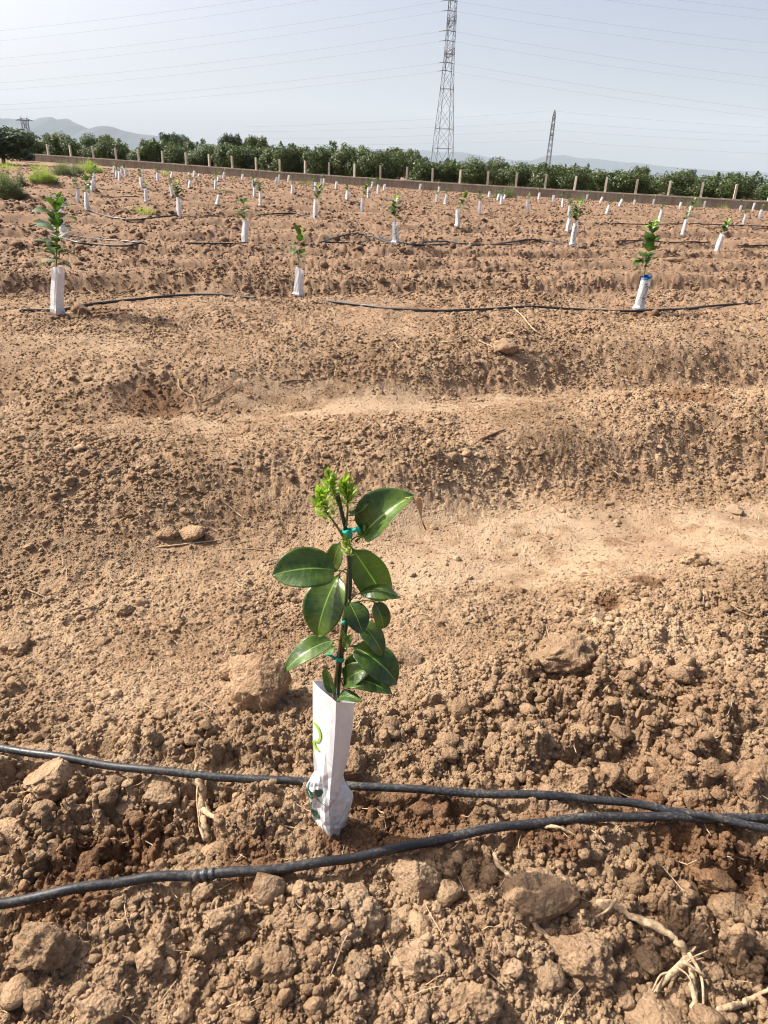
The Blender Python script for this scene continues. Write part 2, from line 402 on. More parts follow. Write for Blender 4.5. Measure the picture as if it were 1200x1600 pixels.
# ---------------------------------------------------------------- hose courses (picture columns and rows laid on the ground)
HA = [(-480, 1100), (-160, 1145), (0, 1168), (110, 1186), (230, 1203), (380, 1216), (540, 1226), (700, 1237), (850, 1243), (960, 1252), (1060, 1268), (1150, 1285), (1300, 1312), (1450, 1335), (1800, 1385)]
HB = [(-480, 1490), (-160, 1440), (0, 1412), (130, 1387), (230, 1372), (320, 1366), (420, 1359), (520, 1345), (620, 1326), (740, 1300), (850, 1284), (960, 1276), (1060, 1277), (1130, 1279), (1250, 1276), (1450, 1260), (1800, 1232)]
H2A = [(30, 485), (90, 484), (130, 478), (200, 468), (280, 461), (340, 461), (400, 466)]
H2B = [(500, 468), (560, 475), (620, 482), (680, 485), (760, 482), (830, 480), (900, 483), (985, 487), (1050, 484), (1110, 479), (1188, 475)]
def dense(P, n):
    out = []
    for a, b in zip(P[:-1], P[1:]):
        for k in range(n): out.append((a[0]+(b[0]-a[0])*k/n, a[1]+(b[1]-a[1])*k/n))
    return np.array([hit(*q)[:2] for q in out+[P[-1]]])
_w = [(dense(HA, 10), .028), (dense(HB, 10), .028), (dense(H2A, 6), .06), (dense(H2B, 6), .06), (np.array([hit(517, 1316)[:2]]), .07)]
HOSE_W.extend(_w)
for _px, _py, _r, _d in ((1062, 611, .17, .07), (1018, 908, .055, .06), (953, 946, .05, .06), (240, 620, .2, .05), (220, 1300, .10, .035), (145, 1330, .09, .03), (880, 640, .08, .02)):
    _p = hit(_px, _py); HOLES.append((_p[0], _p[1], _r, _d))
# ---------------------------------------------------------------- ground sheet
WET_SHADE = [hit(p, q) for p, q in ((1062, 610), (220, 1300), (150, 1330), (620, 1275), (1130, 1330), (240, 618), (1010, 905), (660, 480), (170, 487), (1000, 487), (560, 1310), (1000, 1255), (400, 1345), (90, 1400), (860, 1310), (950, 940))]  # moist spots; guard shadow, leaf shadow and dark holes are coloured in too
WET_SHADE_R = [.25, .10, .09, .13, .14, .22, .05, .22, .2, .2, .10, .08, .09, .08, .08, .04]
def soil_attr(x, y):
    cr = crust_mask(x, y); n = fbm2(x*9, y*9, 91, 3)
    wet_shade = np.zeros_like(x)
    for p, r in zip(WET_SHADE, WET_SHADE_R):
        d = np.hypot((x-p[0])/1.25, y-p[1])/r+(n-.5)*1.1
        wet_shade = np.maximum(wet_shade, sstep(1.1, .55, d))
    bed = sstep(1.55, .9, np.abs((y-SKEW*x)-.9))*.0
    patch = sstep(.56, .70, fbm2(x*1.5+40, y*1.5, 95, 3))*.35*sstep(6, 2, y)
    wet_shade = np.clip(wet_shade*.95+patch, 0, 1)
    far = sstep(2.6, 12, y)*.82
    trk = sstep(43, 50, y+2*(n-.5))*sstep(-19, -23, x)*(.5+.6*n)
    cr2 = np.clip(cr*.85*sstep(.32, .58, n+.08)+trk*.8+.25*sstep(.6, .75, fbm2(x*.9, y*2.2, 97, 3))*sstep(7, 5, y), 0, 1)
    return cr2, wet_shade, far
def log_rows(a, b, s): return np.exp(np.arange(math.log(a), math.log(b), s))
Drow = np.concatenate([log_rows(.28, .62, .02), log_rows(.62, 1.3, .0032), log_rows(1.3, 7, .0024), log_rows(7, 80, .0042), log_rows(80, 9000, .07)])
az = np.concatenate([np.arange(-180, -84, 4.0), np.arange(-84, -54, .25), np.arange(-54, 54, .08), np.arange(54, 84, .25), np.arange(84, 180, 4.0)])
AZ = np.radians(az); nr, nc = len(Drow), len(AZ)
gx = (Drow[:, None]*np.sin(AZ)[None]).ravel(); gy = (Drow[:, None]*np.cos(AZ)[None]).ravel()
gz = base_h(gx, gy)+detail_h(gx, gy, np.hypot(gx, gy)*.003)
idx = np.arange(nr*nc).reshape(nr, nc); nxt = np.roll(idx, -1, axis=1)
Q = np.stack([idx[:-1], nxt[:-1], nxt[1:], idx[1:]], -1).reshape(-1, 4)[:, ::-1]
# the hole under the photographer is closed by collapsing the first ring onto one point
V = np.stack([gx, gy, gz], 1); V[:nc, 0] *= .001; V[:nc, 1] *= .001; V[:nc, 2] = 0
gme = mesh_np('ground', V, Q[:, ::-1] if False else Q, M_SOIL)
def add_attr(me, x, y, tone=None):
    c, w_, f_ = soil_attr(x, y)
    a = me.color_attributes.new('soil', 'FLOAT_COLOR', 'POINT')
    a.data.foreach_set('color', np.stack([c, w_, f_, np.ones_like(c) if tone is None else tone], 1).astype(np.float32).ravel())
add_attr(gme, V[:, 0].astype(np.float64), V[:, 1].astype(np.float64))
ground = link('ground', gme); tag(ground, kind='structure')
del V, Q, gx, gy, gz

# ---------------------------------------------------------------- clods
def ico(sub):
    import bmesh
    bm = bmesh.new(); bmesh.ops.create_icosphere(bm, subdivisions=sub, radius=1)
    v = np.array([p.co[:] for p in bm.verts]); f = np.array([[q.index for q in p.verts] for p in bm.faces]); bm.free()
    return v, f
def clod_shape(sub, seed, lump=.35):
    v, f = ico(sub); r = np.random.default_rng(seed)
    o = r.random(3)*50
    d = 1+lump*(vn3(v*1.3+o, seed)-.5)*2
    if sub >= 2: d += .28*(vn3(v*3.1+o, seed+1)-.5)
    if sub >= 3:
        n = vn3(v*6.0+o, seed+2); d += .13*(n-.5)+.07*(vn3(v*11+o, seed+3)-.5)
    if sub >= 5: d += .06*(vn3(v*20+o, seed+4)-.5)+.04*(vn3(v*38+o, seed+5)-.5)
    dirs = v.copy()
    def bumps(n, r0, r1, a0):
        e = np.zeros(len(v))
        for k in range(n):
            q = r.normal(size=3); q /= np.linalg.norm(q); rr_ = r.uniform(r0, r1); an = np.arccos(np.clip(dirs@q, -1, 1))
            e = np.maximum(e, a0*rr_*np.sqrt(np.clip(1-(an/rr_)**2, 0, 1)))
        return e
    if sub == 3: d += bumps(22, .25, .5, .35)
    if sub >= 4: d += bumps(40, .22, .50, .42)
    v = v*d[:, None]
    for k in range(5 if sub < 4 else 4):                                   # broken flat faces
        nrm = r.normal(size=3); nrm /= np.linalg.norm(nrm); h = .62+.25*r.random()
        e = v@nrm-h; v = v-np.outer(np.clip(e, 0, None)*.82, nrm)
    if sub >= 4:
        e = bumps(330, .05, .12, .62)+.5*bumps(500, .03, .06, .6); v = v*(1+e*r.uniform(.9, 1.7))[:, None]
    return v, f
def scatter(n, seed, dmin, dmax, amax, sizef, sub, bound=(0, 9)):
    r = np.random.default_rng(seed)
    D = np.exp(r.uniform(math.log(dmin), math.log(dmax), n)); a = np.radians(r.uniform(-amax, amax, n))
    x = D*np.sin(a); y = D*np.cos(a)
    x += 0; cr = crust_mask(x, y); rg = rough(x, y)
    clus = fbm2(x*2.6, y*2.6, 101, 3)
    ko = keepout(x, y); keep = (r.random(n) > cr*.62) & (r.random(n) < .40+1.2*np.clip(clus-.3, 0, 1)) & (y < 56.0-.333*x) & ((ko > .75) | (r.random(n) < .45))
    x, y, D = x[keep], y[keep], D[keep]; m = len(x)
    s = sizef(D, r.random(m))
    s *= np.clip(rg[keep], .5, 1.5)**.6*np.where(ko[keep] > .75, 1, .6)
    z = ground_h(x, y)
    shapes = [clod_shape(sub, seed*13+k) for k in range(14)]
    Vs, Fs, off = [], [], 0
    tone = []
    which = r.integers(0, len(shapes), m)
    for k, (sv, sf) in enumerate(shapes):
        ii = np.nonzero(which == k)[0]
        if not len(ii): continue
        a1 = r.uniform(0, 2*np.pi, len(ii)); sc = s[ii, None]*np.stack([r.uniform(.75, 1.3, len(ii)), r.uniform(.75, 1.2, len(ii)), r.uniform(.5, .95, len(ii))], 1)
        b1 = r.uniform(-.9, .9, len(ii))
        vx = np.broadcast_to(sv[None], (len(ii),)+sv.shape)
        cb, sb = np.cos(b1)[:, None], np.sin(b1)[:, None]
        v2 = np.stack([vx[..., 0], vx[..., 1]*cb-vx[..., 2]*sb, vx[..., 1]*sb+vx[..., 2]*cb], -1)*sc[:, None, :]
        ca, sa = np.cos(a1)[:, None], np.sin(a1)[:, None]
        v3 = np.stack([v2[..., 0]*ca-v2[..., 1]*sa+x[ii, None], v2[..., 0]*sa+v2[..., 1]*ca+y[ii, None], v2[..., 2]+(z[ii]+s[ii]*.12)[:, None]], -1)
        tone.append(np.repeat(r.normal(1.0, .13, len(ii)).clip(.7, 1.4), len(sv))); Vs.append(v3.reshape(-1, 3)); Fs.append((sf[None]+(np.arange(len(ii))*len(sv))[:, None, None]+off).reshape(-1, 3)); off += len(ii)*len(sv)
    return np.concatenate(Vs), np.concatenate(Fs), np.concatenate(tone)
parts = []
parts.append(scatter(125000, 3, .6, 9, 50, lambda D, u: np.minimum((.0014+.00075*D)*(1-u*.99)**-.38, .007+.0012*D), 1))
parts.append(scatter(36000, 4, .6, 9, 50, lambda D, u: np.minimum((.0024+.0010*D)*(1-u*.985)**-.40, .014+.0012*D), 2))
parts.append(scatter(4200, 5, .6, 5, 50, lambda D, u: np.clip((.0045+.002*D)*(1-u*.98)**-.42, 0, .026), 3))
parts.append(scatter(95000, 8, 1.7, 10, 44, lambda D, u: np.minimum((.0020+.0008*D)*(1-u*.99)**-.34, .007+.0012*D), 1))
parts.append(scatter(75000, 6, 8, 60, 37, lambda D, u: np.clip((.004+.0009*D)*(1-u*.99)**-.36, 0, .075), 1))
off = 0; Vc, Fc = [], []; Tc = np.concatenate([p_[2] for p_ in parts])
for v_, f_, _t in parts: Vc.append(v_); Fc.append(f_+off); off += len(v_)
Vc = np.concatenate(Vc); Fc = np.concatenate(Fc)
cme = mesh_np('loose_soil_crumbs', Vc, Fc, M_SOIL); add_attr(cme, Vc[:, 0].copy(), Vc[:, 1].copy(), Tc)
tag(link('loose_soil_crumbs', cme), 'loose tan soil crumbs and small clods strewn over the tilled field', 'soil', kind='stuff')
del Vc, Fc, parts

# large clods one can point to: px, py, width px, height ratio, label
BIG = [
 (364, 1046, 44, .9, 'cracked tan clod directly left of the heart-shaped boulder clod'),
 (414, 1072, 80, 1.25, 'largest tan earth clod left of the foreground sapling'),
 (84, 1205, 72, .55, 'flat tan clod under the upper hose at the left edge'),
 (250, 1222, 50, .8, 'rounded brown clod touching the upper hose left of the forked root'),
 (292, 1322, 38, .8, 'small pale clod beside the foot of the forked root'),
 (70, 1478, 78, .85, 'big angular clod at the lower left below the lower hose'),
 (240, 1498, 42, .85, 'knobbly clod right of the big lower left clod'),
 (350, 1438, 52, .8, 'crumbly clod just below the hose joint'),
 (655, 1358, 74, .9, 'domed crumbly clod below the lower hose right of the white guard'),
 (842, 1388, 88, .85, 'broad mound-like clod right of the thin split stick'),
 (912, 1480, 84, .75, 'rough dark-hollowed clod left of the thick root'),
 (660, 1500, 60, .8, 'crumbly clod at the bottom centre of the picture'),
 (440, 1510, 54, .8, 'loose clod at the bottom left of centre'),
 (300, 830, 30, .7, 'pale pebble-like clod on the left of the second ridge'),
 (262, 830, 26, .7, 'small brown clod left of the pale pebble-like clod'),
 (1080, 872, 34, .8, 'pale angular clod on the dried mud at the right'),
 (1008, 892, 60, .6, 'dark-edged clod overhanging a hole in the dried mud'),
 (938, 938, 44, .6, 'dark crumbly clod beside the lower hole in the mud'),
 (885, 1010, 92, .6, 'wide low clod cluster right of the sapling at mid height'),
 (632, 1020, 44, .8, 'brown clod right of the sapling leaves'),
 (672, 1088, 34, .8, 'small tan clod right of the top of the white guard'),
 (535, 1195, 62, .9, 'tan clod hidden half behind the white guard'),
 (1180, 1215, 60, .8, 'pale clod at the right edge above the hoses'),
 (910, 1215, 46, .8, 'leaning slab clod above the upper hose on the right'),
 (1108, 1362, 40, .85, 'rounded pale clod under the hose crossing'),
 (1145, 795, 24, .7, 'clod on the edge of the dried mud at the far right'),
 (25, 1000, 50, .7, 'dark clod at the left edge above the upper hose'),
 (195, 950, 26, .7, 'small clod in the left furrow beside a twig'),
 (788, 540, 36, .6, 'grey brown clod on the bed below the second hose'),
 (525, 556, 14, .8, 'little pale stone in the slope below the second row'),
 (1030, 1572, 90, .7, 'sunlit clod at the bottom right beside the thick root'),
 (560, 1420, 60, .8, 'tan clod below the lower hose under the white guard'),
 (745, 1560, 70, .8, 'bottom edge clod between the centre and the thick root'),
 (160, 1570, 64, .8, 'bottom left corner clod'),
 (1170, 1440, 60, .8, 'shaded clod at the right edge below the hose crossing'),
 (128, 484, 26, .8, 'lumpy brown clod right of the front left guard'),
]
for i, (px, py, wp, hr, lab) in enumerate(BIG):
    p = hit(px, py+wp*.2); zc = float(np.dot(p-CAM, F)); r_ = wp/2*zc/FPX*1.02
    sub = 5 if r_ > .012 and p[1] < 3 else 4
    v, f = clod_shape(sub, 500+i, .30)
    v = v*np.array([1, .85, hr])*r_
    a = random.uniform(-.5, .5); v = np.stack([v[:, 0]*math.cos(a)-v[:, 1]*math.sin(a), v[:, 0]*math.sin(a)+v[:, 1]*math.cos(a), v[:, 2]], 1)
    z0 = float(ground_h(np.array([p[0]]), np.array([p[1]]))[0])
    me = mesh_np('soil_clod', v, f, M_SOIL)
    add_attr(me, v[:, 0]+p[0], v[:, 1]+p[1], np.full(len(v), 1.22 if i in (0, 1, 2, 13, 15, 24) else 1.0))
    o = link('soil_clod', me, loc=(p[0], p[1], min(z0, float(base_h(p[0], p[1]))+.02)+r_*hr*(.18 if i != 1 else .5))); tag(o, lab, 'clod', 'large clods lying on the soil')

# ---------------------------------------------------------------- roots and sticks
def stick(name, pts, rad, label, branches=(), m=M_WOOD, lift=.6, n=9):
    def course(pp, per):
        Q = []
        for (px, py, *e) in pp:
            h = hit(px, py); Q.append(np.array([h[0], h[1], (e[0] if e else 0)*.8]))
        S = np.array(spline(Q, per)); g = ground_h(S[:, 0], S[:, 1]); k = 3
        g = np.array([g[max(0, i-k):i+k+1].max() for i in range(len(g))]); g = np.array([g[max(0, i-k):i+k+1].mean() for i in range(len(g))])
        S[:, 2] += g+rad*lift-.004; return S
    S = course(pts, 8); o0 = S[0].copy(); mb = MB(); S = [p-o0 for p in S]
    rs = [rad*(1-.45*k/len(S))*random.uniform(.75, 1.2) for k in range(len(S))]; rs[-1] *= .4; rs[0] *= .6
    S = [s_+np.array([random.uniform(-1, 1), random.uniform(-1, 1), random.uniform(-.5, .5)])*rad*.28 for s_ in S]
    mb.tube(S, rs, n)
    for (bp, br) in branches:
        T = [p-o0 for p in course(bp, 4)]; mb.tube(T, [br*(1-.6*k/len(T)) for k in range(len(T))], 7)
    o = mb.build(name, m, loc=o0); tag(o, label, 'root' if 'root' in name else 'twig')
    return o
stick('forked_root', [(311, 1216, .01), (316, 1240, .006), (314, 1262), (319, 1280), (322, 1300)], .0115, 'pale forked piece of root lying below the upper hose', lift=1.8, branches=
      [([(312, 1222, .015), (308, 1250, .012), (311, 1285)], .003), ([(318, 1240, .012), (324, 1262, .01), (326, 1292)], .0028), ([(317, 1262), (330, 1280), (345, 1298)], .008), ([(315, 1262), (312, 1282), (318, 1302)], .006), ([(310, 1212, .02), (305, 1222)], .006)])
stick('thick_root', [(935, 1408, -.005), (965, 1418), (1005, 1446, .012), (1050, 1478, .02), (1072, 1500, .02), (1080, 1540, .01), (1088, 1600)], .0098, 'thick pale root curving out of the soil at the lower right', lift=.9, branches=
      [([(1080, 1490, .02), (1062, 1515, .03), (1042, 1530, .02), (1025, 1548)], .0095), ([(1062, 1512, .03), (1085, 1485, .05)], .004), ([(1060, 1515, .03), (1096, 1505, .04)], .0035),
       ([(1060, 1520, .03), (1096, 1540, .02)], .004), ([(1055, 1515, .03), (1078, 1492, .045)], .003), ([(1072, 1500, .02), (1092, 1540, .015), (1096, 1600)], .004), ([(1050, 1522, .03), (1030, 1530, .03), (1018, 1552, .01)], .003), ([(1062, 1516, .035), (1078, 1508, .05), (1102, 1498, .055)], .0022), ([(1050, 1520, .03), (1070, 1535, .03), (1082, 1556, .02)], .0022), ([(960, 1414, .01), (948, 1428, .005), (930, 1436)], .004)])
stick('split_stick', [(772, 1334, .02), (780, 1356, .015), (795, 1380, .01), (806, 1402)], .0065, 'thin split stick standing in the clods right of centre',
      [([(790, 1372, .012), (800, 1390, .01), (805, 1404)], .004)])
stick('root_end', [(1118, 1582), (1150, 1570, .01), (1180, 1552, .01), (1215, 1540)], .007, 'curved root end entering at the bottom right corner')
stick('buried_root', [(820, 1425), (835, 1442, .004), (868, 1464)], .007, 'half buried root below the split stick')
TW = [([(796, 478), (812, 495), (830, 512), (848, 526)], .010, 'long pale root strand on the bed below the second hose'),
 ([(745, 530), (775, 545), (800, 555), (826, 572)], .008, 'thin root strand beside the grey brown clod'),
 ([(690, 532), (710, 536), (726, 525)], .009, 'hooked pale root piece left of the grey brown clod'),
 ([(245, 856), (290, 852), (345, 845), (372, 838)], .0055, 'long twig lying left at the foot of the second ridge'),
 ([(340, 860), (380, 860), (425, 862)], .004, 'thin straw under the long left twig'),
 ([(470, 722), (488, 700), (512, 672)], .006, 'slanting straw on the slope above the sapling tip'),
 ([(40, 925), (70, 934), (100, 938)], .004, 'short straw in the left furrow'),
 ([(110, 960), (150, 945), (190, 922)], .005, 'crooked twig in the left furrow'),
 ([(50, 1098), (80, 1102), (130, 1098)], .003, 'fine straw above the left upper hose'),
 ([(750, 688), (770, 680), (790, 670)], .012, 'short dark stick on the second ridge right of centre'),
 ([(440, 600), (465, 596), (502, 594)], .008, 'dark bent twig on the mud left of centre'),
 ([(315, 632), (340, 622), (368, 604)], .008, 'dark twig on the pale mud at the left'),
 ([(278, 590), (282, 608), (302, 622), (304, 632)], .007, 'pale curled root on the mud at the left'),
 ([(160, 1385), (200, 1370), (262, 1352)], .003, 'thin dry straw above the lower hose at left'),
 ([(440, 1292), (480, 1300)], .003, 'fine stem left of the guard foot'),
 ([(600, 545), (572, 548)], .006, 'short straw in the slope under the middle guard'),
 ([(1040, 408), (1068, 412)], .05, 'dark lump of old wood beyond the right hand guard'),
 ([(545, 1362), (556, 1352, .01), (562, 1340, .015)], .006, 'stub of dry wood just below the lower hose'),
 ([(848, 1296, .004), (870, 1305, .006), (905, 1315)], .006, 'dusty root lying right under the lower hose'),
 ([(680, 965), (660, 960), (640, 962)], .003, 'pale straw right of the sapling'),
 ([(940, 1090), (980, 1050), (1010, 1035)], .004, 'fine root right of the low clod cluster'),
 ([(520, 1312, .0), (440, 1240, .0)], .002, 'hair-thin straw beside the guard')]
for pts, r_, lab in TW[:-1]:
    stick('dry_twig', pts, r_*.8, lab, lift=1.0, m=M_BARK if 'dark' in lab else M_WOOD, n=6)

# fine straw and root fibres lying everywhere
rs_ = np.random.default_rng(77); mb = MB(); nS = 750
Ds = np.exp(rs_.uniform(math.log(.7), math.log(9), nS)); As = np.radians(rs_.uniform(-44, 44, nS)); xs = Ds*np.sin(As); ys = Ds*np.cos(As)
for x_, y_, D_ in zip(xs, ys, Ds):
    a = rs_.uniform(0, 3.14); L = rs_.uniform(.012, .05)*(1+.35*D_)*(.5+rs_.random()); k_ = rs_.uniform(-.4, .4)
    q = np.array([[x_+math.cos(a+k_*t_)*L*t_, y_+math.sin(a+k_*t_)*L*t_] for t_ in (-.5, -.17, .17, .5)]); g_ = ground_h(q[:, 0], q[:, 1])
    z_ = np.maximum(g_, g_.mean())+.002+.001*D_; tilt = rs_.uniform(-.25, .25)*L
    mb.tube([(q[i, 0], q[i, 1], z_[i]+tilt*i/3) for i in range(4)], [.0006+.00045*D_*r2 for r2 in (.5, 1, .9, .4)], 4)
tag(mb.build('straw_bits', simple('pale_straw', (.42, .31, .19), .85, .4, 30), smooth=False), 'fine dry straw and root fibres scattered over the soil', 'straw', kind='stuff')
# ---------------------------------------------------------------- hoses
def hose(pts, rad, label, lift=.0, joint=None, name='irrigation_hose', n=12):
    P = []
    for (px, py, *e) in pts:
        h = hit(px, py, rad+lift+(e[0] if e else 0)); P.append(h)
    S = spline(P, 14)
    if P[0][1] > 4:
        A_ = np.array(S); g_ = ground_h(A_[:, 0], A_[:, 1]); gm = np.array([g_[max(0, i-4):i+5].max() for i in range(len(g_))]); gm = np.array([gm[max(0, i-6):i+7].mean() for i in range(len(g_))])
        S = [np.array([a[0], a[1], max(z_+rad*.3, g2+rad*.1)]) for a, z_, g2 in zip(S, gm, g_)]
    o0 = S[0].copy(); mb = MB()
    if P[0][1] < 4:
        S = [s_+np.array([0, 0, .0025*math.sin(k*.35)]) for k, s_ in enumerate(S)]
    mb.tube([s_-o0 for s_ in S], rad, n)
    o = mb.build(name, M_HOSE, loc=o0); tag(o, label, 'hose', 'black drip irrigation hoses along the rows')
    return o, S
hoseA, SA = hose(HA, .0100, 'dusty black hose crossing behind the foreground guard', lift=.017)
hoseB, SB = hose(HB, .0105, 'black hose curving across in front of the foreground guard', lift=.009)
# push-fit joint on the lower hose
k = min(range(len(SB)), key=lambda i: abs(np.dot(SB[i]-CAM, RR)/np.dot(SB[i]-CAM, F)*FPX+600-320))
mb = MB(); dirv = (SB[k+1]-SB[k-1]); dirv /= np.linalg.norm(dirv); oB = np.array(hoseB.location)
ring = [(-.024, .0112), (-.020, .0128), (-.014, .0128), (-.012, .0112), (-.006, .0112), (-.003, .0145), (.003, .0145), (.006, .0112), (.010, .0112), (.012, .0128), (.018, .0128), (.022, .0112)]
mb.tube([SB[k]-oB+dirv*a for a, _ in ring], [b for _, b in ring], 14); mb.build('hose_joint', M_HOSE, hoseB)
hose(H2A, .013, 'thin black hose lying before the front left guard')
hose(H2B, .013, 'long black hose running past the blue lined guard')
FARH = [
 ([(80, 372), (110, 376), (150, 382), (200, 386), (225, 380)], .022, 'black hose behind the front left sapling, lower of two'),
 ([(110, 369), (150, 373), (200, 379), (228, 382)], .018, 'black hose behind the front left sapling, upper of two'),
 ([(290, 382), (340, 382), (383, 381), (410, 380)], .02, 'short black hose by the guard at the left of the third row'),
 ([(485, 384), (530, 377), (580, 375), (617, 380), (660, 379), (700, 378), (740, 383), (800, 381), (850, 379), (896, 384), (915, 387)], .022, 'long black hose of the third row at centre'),
 ([(500, 383), (560, 379), (590, 376), (640, 383), (720, 381), (800, 383)], .018, 'second black hose beside the long third row hose'),
 ([(960, 380), (1020, 378), (1070, 379), (1110, 382)], .02, 'black hose left of the leaning guard at right of the third row'),
 ([(1150, 385), (1200, 384), (1240, 386)], .02, 'black hose right of the leaning guard at right of the third row'),
 ([(140, 327), (165, 336), (190, 342), (220, 342), (250, 338), (280, 336), (340, 337)], .025, 'black hose of the fourth row at the left'),
 ([(400, 335), (430, 335), (470, 338), (493, 341)], .025, 'black hose of the fourth row left of centre'),
 ([(940, 350), (1000, 353), (1066, 350), (1120, 353), (1200, 355)], .022, 'black hose of the fourth row at the right'),
 ([(150, 305), (180, 308), (220, 305)], .02, 'grey black hose of the fifth row at the left'),
]
for pts, r_, lab in FARH: hose(pts, r_*.8, lab, n=6)

# ---------------------------------------------------------------- leaves
def leaf_geo(b, t, n, W, fold=.25, curl=.15, nu=6, nv=12, wob=.02, droop=0, seed=0, ptip=1.0):
    """a leaf blade from base b to tip t, face normal near n"""
    b = np.array(b, float); t = np.array(t, float); n = np.array(n, float); L = np.linalg.norm(t-b); ax = (t-b)/L
    n = n-ax*np.dot(n, ax); n /= np.linalg.norm(n); r = random.Random(seed)
    ph = r.uniform(0, 6.28); r0_ = r.random(); V = []; Fc_ = []; UV = []
    for i in range(nv+1):
        v = i/nv
        c = b+ax*L*v+n*(curl*L*4*v*(1-v))*1.0
        tan = ax+n*curl*4*(1-2*v); tan /= np.linalg.norm(tan)
        s = np.cross(tan, n); s /= np.linalg.norm(s); nn = np.cross(s, tan); tw_ = (r0_-.5)*.9*v; s = s*math.cos(tw_)+nn*math.sin(tw_); nn = np.cross(s, tan)
        wd = W*.5*max(.02, (math.sin(math.pi*min(1, v**.92)))**.60)*(1-.16*max(0, v-.8)*5*ptip*.5)
        if v < .06: wd = W*.02
        for j in range(nu+1):
            u = -1+2*j/nu
            p = c+s*u*wd+nn*(fold*abs(u)**1.3*wd+wob*L*math.sin(v*9+ph+u*2)*abs(u)-droop*u*u*wd)
            V.append(p); UV.append((u, v))
    for i in range(nv):
        for j in range(nu):
            a = i*(nu+1)+j; Fc_.append((a, a+1, a+nu+2, a+nu+1))
    return V, Fc_, UV
def leaf_mesh(name, geo, m, thick=0.0):
    V, Fc_, UV = geo; me = bpy.data.meshes.new(name); me.from_pydata([tuple(p) for p in V], [], Fc_); me.update()
    uv = me.uv_layers.new(name='UVMap')
    li = [l.vertex_index for l in me.loops]
    uv.data.foreach_set('uv', np.array([UV[i] for i in li], dtype=np.float32).ravel())
    me.polygons.foreach_set('use_smooth', [True]*len(me.polygons)); me.materials.append(m)
    return me

# ---------------------------------------------------------------- foreground sapling and guard
Y0 = float(hit(517, 1312)[1])+.035
gp = hit(517, 1312); org = np.array([gp[0], Y0, float(base_h(gp[0], Y0))])
sap = empty('citrus_sapling', org, 'young citrus sapling with glossy broad leaves rising from the foreground guard', 'sapling', 'young citrus trees planted in rows')
def A(px, py, dy=0.0): return at(px, py, Y0+dy)-org
mb = MB(); mb.tube(spline([A(515, 1300, .0), A(519, 1180), A(522, 1090), A(528, 1030), A(537, 960), A(543, 900), A(545, 855), A(540, 835)], 6), [.0048]*10+[.0040]*20+[.0030]*13, 8); mb.build('stem', M_BARK, sap)
mb = MB(); mb.tube(spline([A(524, 1290, .006), A(529, 1075, .006), A(537, 1005, -.004), A(545, 945, -.006), A(547, 900, -.006), A(541, 835, .006), A(535, 805, .004), A(527, 771)], 6), .0038, 8); mb.build('stake', M_STAKE, sap)
def tie(pts, hgt, rad=.011):
    mb = MB(); c = A(*pts); n = 18; vs = []; fs = []
    for i in range(n):
        a = 2*math.pi*i/n
        for h in (-hgt/2, hgt/2): vs.append(c+np.array([math.cos(a)*rad*1.1, math.sin(a)*rad, h+.002*math.sin(a*3)]))
    for i in range(n): j = (i+1) % n; fs.append((2*i, 2*j, 2*j+1, 2*i+1))
    mb.add(vs, fs)
    o = mb.build('tie', M_TIE, sap); md = o.modifiers.new('s', 'SOLIDIFY'); md.thickness = .0012
    return o, c
tie((543, 833, 0), .017, .0085); tie((539, 971, 0), .010, .0075); tie((531, 1029, 0), .011, .0075)
mb = MB()
mb.tube([A(552, 829, -.008), A(559, 826, -.012), A(566, 834, -.01)], [.004, .006, .003], 6); o = mb.build('tie_end', M_TIE, sap)
mb = MB()
mb.tube([A(524, 1029, -.008), A(516, 1024, -.012), A(508, 1022, -.014)], [.0035, .0025, .001], 6); mb.build('tie_end', M_TIE, sap)
UP = np.array([0, -.45, 1.0]); CF = np.array([0, -1, .55])
